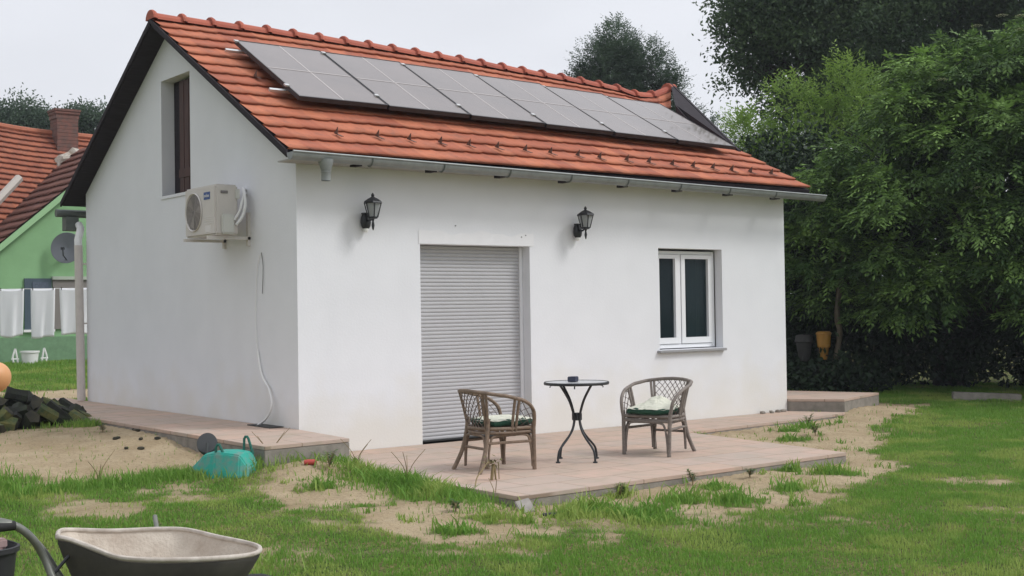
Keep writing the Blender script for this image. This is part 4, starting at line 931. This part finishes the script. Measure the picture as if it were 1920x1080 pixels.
for nm, pts_, rad, lab in (('trunk', [(5.14, 20.25, .0), (5.16, 20.25, .45), (5.24, 20.25, .95), (5.22, 20.3, 1.3), (5.4, 20.4, 2.4)], .05, 0), ):
    MB().tube(crom([W(*q) for q in pts_], 5), [.055]*6+[.045]*15, 8).build('bare_stem', mat('pale_bark', (.15, .125, .09), .9, var=.3), smooth=True, label='pale crooked stem rising beside the yellow bin', cat='stem')

# ---------------- foliage
def rot_basis(d):
    d = d/np.linalg.norm(d, axis=1, keepdims=True); up = np.tile([0, 0, 1.], (len(d), 1)); a = np.cross(d, up); na = np.linalg.norm(a, axis=1, keepdims=True); a = np.where(na > 1e-3, a/np.maximum(na, 1e-6), [1., 0, 0]); b2 = np.cross(a, d); return d, a, b2
def kites(P, D, Nn, Ln, Wd):
    """leaf quads: base P, direction D, side vector Nn, length Ln, width Wd"""
    T_ = P+D*Ln[:, None]; m_ = P+D*(Ln*.45)[:, None]; V = np.stack([P, m_+Nn*(Wd*.5)[:, None], T_, m_-Nn*(Wd*.5)[:, None]], 1).reshape(-1, 3)
    F = np.arange(len(P)*4).reshape(-1, 4); return V, F
def crown(lobes, dens, kind, rs):
    Vs = []; Ts = []
    for (c, rad, k_) in lobes:
        c = np.array(c); rad = np.array(rad); area = 4*PI*((rad[0]*rad[1])**1.6+(rad[0]*rad[2])**1.6+(rad[1]*rad[2])**1.6)**(1/1.6)/3**(1/1.6)
        n_ = max(20, int(dens*k_*area)); bs = {'elder': .26, 'fine': .24, 'big': .42}.get(kind, .3); nb = max(6, int(area/(bs*bs*(4.6 if kind == 'elder' else 3.1))))
        bd = rs.normal(size=(nb, 3)); bd /= np.linalg.norm(bd, axis=1, keepdims=True); br = rs.uniform(.55, 1.06, nb); bc = c+bd*rad*br[:, None]; btint = rs.random(nb)
        which = rs.integers(0, nb, n_); loc = rs.normal(size=(n_, 3)); loc /= np.linalg.norm(loc, axis=1, keepdims=True); loc *= (rs.random(n_)**.4)[:, None]
        flat = {'elder': .36, 'big': .5}.get(kind, 1.0)
        size = bs*(.7+.8*btint[which]); pos = bc[which]+loc*size[:, None]*np.array([1.15, 1.15, flat])
        pos[:, 2] -= .35*np.hypot(loc[:, 0], loc[:, 1])**2*size*(kind == 'elder')
        d = bd[which]*.6+loc*.7; d /= np.linalg.norm(d, axis=1, keepdims=True); fill = rs.random(n_) < .10; pos[fill] = c+rs.normal(size=(fill.sum(), 3))*rad*.35
        btn = btint[which]
        keep = pos[:, 2] > .12; pos = pos[keep]; d = d[keep]; btn = btn[keep]; n_ = len(pos)
        tint = np.clip(btn*.6+rs.random(n_)*.4-.15+.35*bd[which][keep][:, 2], 0, 1)  # paler upper boughs: new growth, and sunlit tops painted into the leaf colour
        if kind == 'elder':
            dr = d*np.array([1, 1, .35])+rs.normal(size=(n_, 3))*.35+np.array([0, 0, -.12]); dr, a_, b2 = rot_basis(dr); L_ = rs.uniform(.16, .30, n_)
            for j in range(7):
                f = [.25, .25, .5, .5, .75, .75, 1.0][j]; s = [1, -1, 1, -1, 1, -1, 0][j]
                base = pos+dr*(L_*f)[:, None]+np.array([0, 0, -1.])*(L_*f*f*.35)[:, None]; dd = dr*.75+a_*s*.75+b2*rs.uniform(-.25, .15, (n_, 1))+np.array([0, 0, -.25]); dd /= np.linalg.norm(dd, axis=1, keepdims=True)
                side = np.cross(dd, b2+rs.normal(size=(n_, 3))*.3); side /= np.linalg.norm(side, axis=1, keepdims=True)
                V, _ = kites(base, dd, side, rs.uniform(.07, .135, n_), rs.uniform(.026, .045, n_)); Vs.append(V); Ts.append(np.repeat(np.clip(tint+rs.normal(size=n_)*.12, 0, 1), 4))
        elif kind == 'fine':
            dr = d*np.array([.6, .6, .5])+rs.normal(size=(n_, 3))*.35+np.array([0, 0, .35]); dr, a_, b2 = rot_basis(dr); L_ = rs.uniform(.2, .42, n_)
            for j in range(8):
                f = .15+.12*j; s = 1 if j % 2 else -1
                base = pos+dr*(L_*f)[:, None]; dd = dr*.8+a_*s*.6+rs.normal(size=(n_, 3))*.25+np.array([0, 0, -.2]); dd /= np.linalg.norm(dd, axis=1, keepdims=True)
                side = np.cross(dd, b2+rs.normal(size=(n_, 3))*.4); side /= np.linalg.norm(side, axis=1, keepdims=True)
                V, _ = kites(base, dd, side, rs.uniform(.07, .12, n_), rs.uniform(.022, .035, n_)); Vs.append(V); Ts.append(np.repeat(np.clip(tint+rs.normal(size=n_)*.12, 0, 1), 4))
        else:
            for j in range(7):
                base = pos+rs.normal(size=(n_, 3))*.13*(1.3 if kind == 'big' else 1); dd = rs.normal(size=(n_, 3))+d*.6+np.array([0, 0, -.3]); dd /= np.linalg.norm(dd, axis=1, keepdims=True)
                side = np.cross(dd, rs.normal(size=(n_, 3))); side /= np.linalg.norm(side, axis=1, keepdims=True); z_ = .95 if kind == 'big' else 1
                V, _ = kites(base, dd, side, rs.uniform(.09, .15, n_)*z_, rs.uniform(.045, .07, n_)*z_); Vs.append(V); Ts.append(np.repeat(np.clip(tint+rs.normal(size=n_)*.12, 0, 1), 4))
    V = np.concatenate(Vs); return V, np.arange(len(V)).reshape(-1, 4), np.concatenate(Ts)
def tree(name, label, cat, base, lobes, dens, kind, mt, seed, tr=.12, group=None, stems=1, flowers=None):
    """lobes in garden axes (a, d, z, ra, rz[, k])"""
    rs = np.random.default_rng(seed); B = W(*base[:2], 0); B.z = float(gz(B.x, B.y)); r0 = empty(name, B, label=label, cat=cat, group=group)
    LB = []
    for q in lobes:
        a, d, z, ra, rz = q[:5]; k_ = q[5] if len(q) > 5 else 1; w_ = W(a, d, z); LB.append(((w_.x, w_.y, w_.z), (ra, ra, rz), k_))
    V, F, T = crown(LB, dens, kind, rs); V = V-np.array(B)
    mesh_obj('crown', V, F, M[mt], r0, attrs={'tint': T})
    b_ = MB(); rr = random.Random(seed)
    zt = sum(l_[0][2] for l_ in LB)/len(LB); cx = sum(l_[0][0] for l_ in LB)/len(LB); cy = sum(l_[0][1] for l_ in LB)/len(LB)
    fork = Vector((B.x*.6+cx*.4, B.y*.6+cy*.4, B.z+(zt-B.z)*.45))-B
    for s in range(stems):
        o_ = Vector((rr.uniform(-.3, .3), rr.uniform(-.3, .3), 0))*(s > 0)
        b_.tube(crom([o_+Vector((0, 0, -.2)), o_+fork*.5+Vector((rr.uniform(-.1, .1), 0, 0)), o_*.5+fork], 5), [tr*(1.25-.045*i) for i in range(11)], 9)
    for l_ in LB:
        e_ = Vector(l_[0])-B; m_ = fork*.5+e_*.5+Vector((rr.uniform(-.2, .2), rr.uniform(-.2, .2), .1)); b_.tube(crom([fork-Vector((0, 0, .1)), m_, e_], 5), [tr*.62*(1-.08*i) for i in range(11)], 6)
        for q_ in range(4):
            dv = Vector((rr.uniform(-1, 1)*l_[1][0], rr.uniform(-1, 1)*l_[1][1], rr.uniform(-.4, 1)*l_[1][2]))*.75; b_.tube([e_+(m_-e_)*.3, e_+dv*.5+Vector((0, 0, .05)), e_+dv], [tr*.2, tr*.13, tr*.05], 5)
    b_.build('trunk', M['bark'], r0, smooth=True)
    for (a, d, z) in (flowers or []):
        w_ = W(a, d, z)-B; fb = MB()
        for q_ in range(26):
            an = q_*2.4; ra = .012*math.sqrt(q_)*1.5; c_ = w_+Vector((ra*math.cos(an), ra*math.sin(an), .02*math.cos(ra*20))); fb.add([c_+Vector((-.012, -.012, 0)), c_+Vector((.012, -.01, .006)), c_+Vector((.012, .012, 0)), c_+Vector((-.01, .012, .008))], [(0, 1, 2, 3)])
        fb.build('blossom', M['flower'], r0)
    return r0
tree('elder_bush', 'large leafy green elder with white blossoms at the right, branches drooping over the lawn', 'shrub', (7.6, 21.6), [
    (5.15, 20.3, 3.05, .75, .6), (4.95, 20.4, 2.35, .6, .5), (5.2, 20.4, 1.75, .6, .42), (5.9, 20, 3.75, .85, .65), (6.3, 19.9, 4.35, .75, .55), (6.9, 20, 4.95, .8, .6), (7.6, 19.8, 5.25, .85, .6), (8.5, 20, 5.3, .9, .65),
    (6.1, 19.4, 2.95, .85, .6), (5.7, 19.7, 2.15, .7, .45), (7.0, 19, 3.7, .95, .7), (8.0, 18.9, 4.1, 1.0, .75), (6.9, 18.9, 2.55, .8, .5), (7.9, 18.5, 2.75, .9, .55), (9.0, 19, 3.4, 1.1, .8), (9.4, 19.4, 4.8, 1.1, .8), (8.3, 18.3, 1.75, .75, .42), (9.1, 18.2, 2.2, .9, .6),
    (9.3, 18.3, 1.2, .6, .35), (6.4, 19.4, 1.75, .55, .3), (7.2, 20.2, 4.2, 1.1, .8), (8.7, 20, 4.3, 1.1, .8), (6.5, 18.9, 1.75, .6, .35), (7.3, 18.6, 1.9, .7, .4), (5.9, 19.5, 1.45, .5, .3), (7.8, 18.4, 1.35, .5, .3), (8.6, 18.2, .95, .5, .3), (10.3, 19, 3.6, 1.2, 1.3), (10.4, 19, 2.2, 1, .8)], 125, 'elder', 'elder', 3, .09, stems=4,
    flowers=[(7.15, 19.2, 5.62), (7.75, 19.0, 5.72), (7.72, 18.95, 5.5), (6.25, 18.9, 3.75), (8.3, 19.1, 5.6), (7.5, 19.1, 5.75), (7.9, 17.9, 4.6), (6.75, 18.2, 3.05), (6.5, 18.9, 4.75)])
tree('robinia_bush', 'pale green feathery shrub with upright tips just beyond the right roof edge', 'shrub', (6, 24.5), [
    (4.3, 24, 3.5, .55, .6), (4.9, 24, 4.1, .6, .6), (5.6, 24, 3.7, .7, .6), (4.7, 24, 3.7, .65, .65), (4.5, 24, 4.5, .35, .45), (5.3, 24, 4.3, .6, .6), (5.25, 24.1, 5.15, .25, .55), (5.9, 24, 4.2, .6, .6), (6.0, 24.1, 5.0, .3, .55), (6.35, 24, 5.5, .22, .6), (6.6, 24, 4.8, .45, .8), (6.9, 24, 4.4, .6, .6), (5.2, 24, 3.1, .8, .7), (6.2, 24, 3.2, .8, .7), (4.9, 24, 2.3, .7, .6)], 95, 'fine', 'light', 4, .06, stems=3)
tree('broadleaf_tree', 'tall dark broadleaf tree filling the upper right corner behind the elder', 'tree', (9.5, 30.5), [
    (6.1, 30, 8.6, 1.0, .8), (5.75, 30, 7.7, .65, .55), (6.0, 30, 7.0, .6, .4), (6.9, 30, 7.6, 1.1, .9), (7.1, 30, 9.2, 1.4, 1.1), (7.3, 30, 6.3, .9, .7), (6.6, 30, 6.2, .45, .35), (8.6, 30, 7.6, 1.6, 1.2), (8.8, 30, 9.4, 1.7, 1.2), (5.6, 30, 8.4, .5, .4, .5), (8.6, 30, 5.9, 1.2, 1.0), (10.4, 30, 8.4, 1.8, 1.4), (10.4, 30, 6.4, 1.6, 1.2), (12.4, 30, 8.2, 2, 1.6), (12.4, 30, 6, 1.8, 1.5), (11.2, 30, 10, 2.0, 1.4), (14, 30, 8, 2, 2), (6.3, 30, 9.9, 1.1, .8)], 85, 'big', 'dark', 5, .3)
tree('broadleaf_tree', 'lone bluish green tree standing behind the middle of the ridge', 'tree', (3.4, 38), [
    (2.9, 38, 8.7, .75, .7), (3.25, 38, 9.35, .55, .5), (3.85, 38, 8.75, .75, .65), (4.45, 38, 8.2, .65, .6), (2.15, 38, 7.95, .35, .28), (3.2, 38, 7.7, 1.1, .8), (4.6, 38, 7.4, .8, .7), (1.75, 38, 7.7, .3, .25), (3.5, 38, 6.5, 1.4, 1.0), (2.5, 38, 8.1, .6, .5), (3.3, 38, 8.4, .8, .8)], 150, 'fine', 'far', 6, .2)
tree('broadleaf_tree', 'wispy tree low beyond the right end of the ridge', 'tree', (6.0, 37), [
    (5.3, 38, 7.2, .5, .45, .6), (5.8, 38, 6.6, .55, .5, .6), (6.3, 38, 6.1, .55, .5, .6), (6.8, 38, 5.5, .6, .6, .7), (5.9, 38, 5.6, .9, .7)], 110, 'fine', 'far', 7, .15)
tree('broadleaf_tree', 'dark green tree left of the brick chimney beyond the green house', 'tree', (-17.5, 45), [
    (-18.8, 45, 8.0, 1.2, 1.0), (-17.6, 45, 8.3, 1.0, .9), (-16.9, 45, 8.1, .9, .8), (-19.5, 45, 7.4, 1.2, 1), (-17.6, 45, 7.0, 1.6, 1.0), (-16.3, 45, 7.2, 1.1, .9), (-20.5, 45, 7.5, 1.5, 1.3)], 85, 'big', 'far', 8, .25, group='trees beyond the green house')
tree('broadleaf_tree', 'green tree right of the brick chimney beyond the green house', 'tree', (-14.9, 45), [
    (-15.4, 45, 8.1, .8, .75), (-14.9, 45, 8.5, .5, .5), (-14.3, 45, 7.9, .7, .7), (-15.2, 45, 7.0, 1.3, .9), (-13.6, 45, 7.5, .8, .7), (-12.8, 45, 7.0, 1.0, .9), (-14.0, 45, 6.6, 1.0, .8)], 85, 'big', 'far', 9, .25, group='trees beyond the green house')
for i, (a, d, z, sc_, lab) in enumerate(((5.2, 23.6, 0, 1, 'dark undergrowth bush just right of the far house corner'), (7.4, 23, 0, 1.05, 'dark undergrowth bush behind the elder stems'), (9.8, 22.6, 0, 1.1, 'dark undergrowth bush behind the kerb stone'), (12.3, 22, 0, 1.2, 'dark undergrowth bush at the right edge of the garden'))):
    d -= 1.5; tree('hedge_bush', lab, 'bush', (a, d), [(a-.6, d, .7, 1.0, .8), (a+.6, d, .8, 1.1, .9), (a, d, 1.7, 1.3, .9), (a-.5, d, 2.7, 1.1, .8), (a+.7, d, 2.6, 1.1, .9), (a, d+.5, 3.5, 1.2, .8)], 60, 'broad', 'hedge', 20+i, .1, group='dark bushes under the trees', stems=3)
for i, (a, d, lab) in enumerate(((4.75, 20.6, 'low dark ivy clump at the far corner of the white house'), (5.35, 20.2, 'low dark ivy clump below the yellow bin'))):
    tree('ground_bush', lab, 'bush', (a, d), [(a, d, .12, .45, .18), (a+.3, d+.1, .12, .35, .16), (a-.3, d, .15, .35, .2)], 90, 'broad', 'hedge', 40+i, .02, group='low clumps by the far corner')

# ---------------- grass
def blades(n_, dmin, dmax, spread, hmin, hmax, wd, seed, maskf, bend=.5):
    rs = np.random.default_rng(seed); d = np.sqrt(rs.uniform(dmin**2, dmax**2, n_)); a = rs.uniform(spread[0], spread[1], n_)*d
    x = CX+E1.x*a+E2.x*d; y = CY+E1.y*a+E2.y*d; return make_blades(x, y, hmin, hmax, wd, rs, maskf, bend)
def make_blades(x, y, hmin, hmax, wd, rs, maskf, bend=.5):
    pr_ = maskf(x, y); keep = rs.random(len(x)) < pr_; x, y = x[keep], y[keep]; n_ = len(x); z = gz(x, y)
    hv = .35+1.3*fbm(x*2.3+20, y*2.3, 4); h = rs.uniform(hmin, hmax, n_)*hv; an = rs.uniform(0, 2*PI, n_); an2 = rs.uniform(0, 2*PI, n_); b_ = rs.uniform(.15, 1.25, n_)*bend*h
    w_ = wd*(.7+.6*rs.random(n_)); ca, sa = np.cos(an)*w_*.5, np.sin(an)*w_*.5; bx, by = np.cos(an2)*b_, np.sin(an2)*b_
    P0 = np.stack([x-ca, y-sa, z-.005], 1); P1 = np.stack([x+ca, y+sa, z-.005], 1); P2 = np.stack([x+bx*.4+ca*.8, y+by*.4+sa*.8, z+h*.6], 1); P3 = np.stack([x+bx*.4-ca*.8, y+by*.4-sa*.8, z+h*.6], 1); T_ = np.stack([x+bx, y+by, z+h*.98], 1)
    V = np.stack([P0, P1, P2, P3, P3, P2, T_, T_], 1)
    V = np.stack([P0, P1, P2, P3, T_], 1).reshape(-1, 3); i0 = np.arange(n_)*5
    F = np.concatenate([np.stack([i0, i0+1, i0+2], 1), np.stack([i0, i0+2, i0+3], 1), np.stack([i0+3, i0+2, i0+4], 1)])
    dry = sm(.50, .70, fbm(x*2.1+40, y*2.1+7, 3)); t = np.clip(.55*dry+.35*rs.random(n_)**2, 0, 1)
    return V, F, np.repeat(t, 5)
def free(x, y):
    m_ = np.ones(len(x))
    for P in (TERR, WALK, STRIP, STEP, HOUSE): m_ *= (sdist(x, y, P) > .012)
    return m_
def lawnmask(x, y): return free(x, y)*(1-np.clip(sandf(x, y)*1.25, 0, .988))*np.clip(.35+1.25*fbm(x*4+11, y*4, 3), 0, 1)
parts = [blades(330000, 6.9, 13.5, (-.50, .50), .014, .036, .0065, 31, lawnmask),
         blades(120000, 13.5, 22, (.10, .50), .025, .05, .010, 32, lawnmask),
         blades(60000, 16, 31, (-.50, -.15), .04, .08, .016, 33, lawnmask)]
# taller tufts: bank by the terrace, ribbon along the sand, soil tufts
def patch(cx, cy, rx, ry, n_, hmin, hmax, wd, seed, rot=0, bend=.6):
    rs = np.random.default_rng(seed); q = rs.normal(size=(n_, 2))*np.where(rs.random((n_, 1)) < .3, .95, .5); c, s = math.cos(rot), math.sin(rot); u, v = q[:, 0]*rx, q[:, 1]*ry
    return make_blades(cx+u*c-v*s, cy+u*s+v*c, hmin, hmax, wd, rs, free, bend)
parts += [patch(-.30, -2.4, .20, 1.0, 900, .05, .13, .012, 50, 0, 1.1), patch(-.32, -2.5, .26, 1.0, 3600, .03, .09, .008, 49), patch(-.25, -1.65, .2, .4, 400, .05, .13, .012, 51, 0, .9), patch(-1.15, -1.05, .22, .2, 900, .06, .13, .009, 52), patch(-1.5, -1.0, .5, .16, 1500, .03, .09, .008, 53, -.3),
          patch(-2.3, -1.0, .9, .16, 1200, .03, .09, .008, 54), patch(-1.05, 2.75, .4, .14, 500, .04, .1, .01, 55), patch(-3.0, -.6, .25, .4, 700, .05, .11, .009, 58), patch(-3.6, -4.6, .8, .5, 1500, .08, .22, .006, 60)]
_sp = np.random.default_rng(5)
for _ in range(260):
    a, c = _sp.uniform(-3.2, 7.5), _sp.uniform(-5.2, -.4); v_ = float(sandf(np.array([a]), np.array([c]))[0])
    if v_ > .35: parts.append(patch(a, c, .05, .05, int(_sp.integers(6, 26)), .02, .07, .010, int(_sp.integers(1e6)), 0, .9))
for i, (a, c, r) in enumerate(TUFT): parts += [patch(a, c, r*1.1, r*.9, int(1500*r), .02, .07, .008, 70+i), patch(a, c, r*.9, r*.8, int(420*r), .05, .13, .015, 170+i, 0, .95)]
V = []; F = []; T = []; off = 0
for (v, f, t_) in parts: V.append(v); F.append(f+off); T.append(t_); off += len(v)
mesh_obj('grass', np.concatenate(V), np.concatenate(F), M['grass'], attrs={'tint': np.concatenate(T)}, kind='stuff', label='uneven green lawn with tall tufts around the sandy patches', cat='grass')
# ---------------- single weeds and dry stalks
def weed(loc, h, n_, mt, label, seed, leaf=True, lean=.3, cat='weed', group=None):
    rr = random.Random(seed); r0 = empty('weed', (loc[0], loc[1], float(gz(*loc)) if len(loc) < 3 else loc[2]), label=label, cat=cat, group=group); b_ = MB(); lf = []
    for k in range(n_):
        a = rr.random()*6.28; hh = h*rr.uniform(.6, 1); P_ = crom([(0, 0, 0), (.25*lean*hh*math.cos(a), .25*lean*hh*math.sin(a), hh*.5), (lean*hh*math.cos(a), lean*hh*math.sin(a), hh)], 4); b_.tube(P_, [.0045-.0003*i for i in range(len(P_))], 5)
        if leaf:
            for q_ in range(3, len(P_)): 
                for s in (-1, 1): lf.append((P_[q_], a+s*1.3+rr.uniform(-.4, .4), rr.uniform(.03, .06)))
    b_.build('stem', mt, r0)
    if lf:
        lb = MB()
        for (p_, a, L_) in lf:
            d_ = Vector((math.cos(a), math.sin(a), .2)); s_ = Vector((-math.sin(a), math.cos(a), 0)); lb.add([p_, p_+d_*L_*.5+s_*L_*.22, p_+d_*L_, p_+d_*L_*.5-s_*L_*.22], [(0, 1, 2, 3)])
        mesh_obj('leaves', lb.v, np.array(lb.f), M['weed'], r0, attrs={'tint': np.random.rand(len(lb.v))*.6})
    return r0
for i, (x, y, h, n_, lab) in enumerate(((1.62, -3.72, .13, 7, 'leafy weed against the front edge of the terrace'), (6.1, -1.3, .16, 6, 'thin weed on the gravelly soil below the window path'), (5.35, -2.0, .14, 6, 'small weed on the soil right of the terrace'), (-.55, -1.55, .2, 5, 'tall weed at the end of the raised path'), (-.05, 2.2, .12, 5, 'weed on the sand heap'), (2.25, -3.78, .08, 6, 'tiny weed on soil before the terrace edge'), (-.65, -3.55, .09, 6, 'small weed on the sandy patch left of the broken paver'), (.75, -3.78, .12, 6, 'weed on bare soil near the terrace corner'))):
    if i == 4: x, y = -1.25, 1.9
    weed((x, y), h, n_, M['weed'] if False else M['dry'], lab, 90+i)
for i, (x, y, h, n_, lab) in enumerate(((-.80, -.95, .42, 4, 'dark dry stalks behind the toy wheelbarrow'), (-.22, -1.45, .30, 3, 'dry stalks at the corner of the raised path'), (-.28, -2.35, .30, 4, 'bent dry stalks in the grass bank beside the terrace'), (-2.3, -.9, .28, 3, 'thin dry stalks at the near edge of the sand'), (-.1, -3.3, .26, 2, 'single dry stalk leaning over the terrace corner'))):
    weed((x, y), h, n_, M['dry'], lab, 110+i, False, .55)
kw = empty('dried_plant', (.30, -2.75, .003), label='knotted dried plant standing on the terrace before the left chair', cat='plant')
b_ = MB(); b_.tube(crom([(-.02, 0, 0), (-.01, 0, .07), (0, 0, .13)]), .014, 7); b_.tube([(.02, 0, 0), (.015, 0, .08), (.005, 0, .13)], .008, 6); b_.tube(crom([(0, 0, .14), (-.07, -.02, .15), (-.15, -.05, .10), (-.26, -.12, .05), (-.34, -.2, -.03)]), .006, 5); b_.tube([(.05, 0, .14), (.055, 0, 0)], .004, 5); b_.build('stalk', M['dry'], kw)
b_ = MB(); rr = random.Random(2)
for q_ in range(34):
    p_ = Vector((rr.gauss(0, .025), rr.gauss(0, .02), .145+rr.gauss(0, .02))); d_ = Vector((rr.uniform(-1, 1), rr.uniform(-1, 1), rr.uniform(-.5, .8))).normalized()*.045; s_ = d_.cross(Vector((0, 0, 1)))*.3; b_.add([p_, p_+d_*.5+s_, p_+d_, p_+d_*.5-s_], [(0, 1, 2, 3)])
b_.build('leaves', mat('dry_leaf', (.14, .13, .05), .9), kw)

# ---------------- thin damp air
hm = bpy.data.materials.new('haze_air'); hm.use_nodes = True; t = hm.node_tree; t.nodes.remove(t.nodes['Principled BSDF']); pv = t.nodes.new('ShaderNodeVolumePrincipled'); pv.inputs['Density'].default_value = .0008; pv.inputs['Color'].default_value = (.86, .92, 1, 1); pv.inputs['Anisotropy'].default_value = .2
t.links.new(pv.outputs[0], t.nodes['Material Output'].inputs['Volume'])
MB().mm((-420, -320, -2), (420, 520, 14)).build('haze', hm, kind='stuff', label='thin damp haze over the garden', cat='haze')
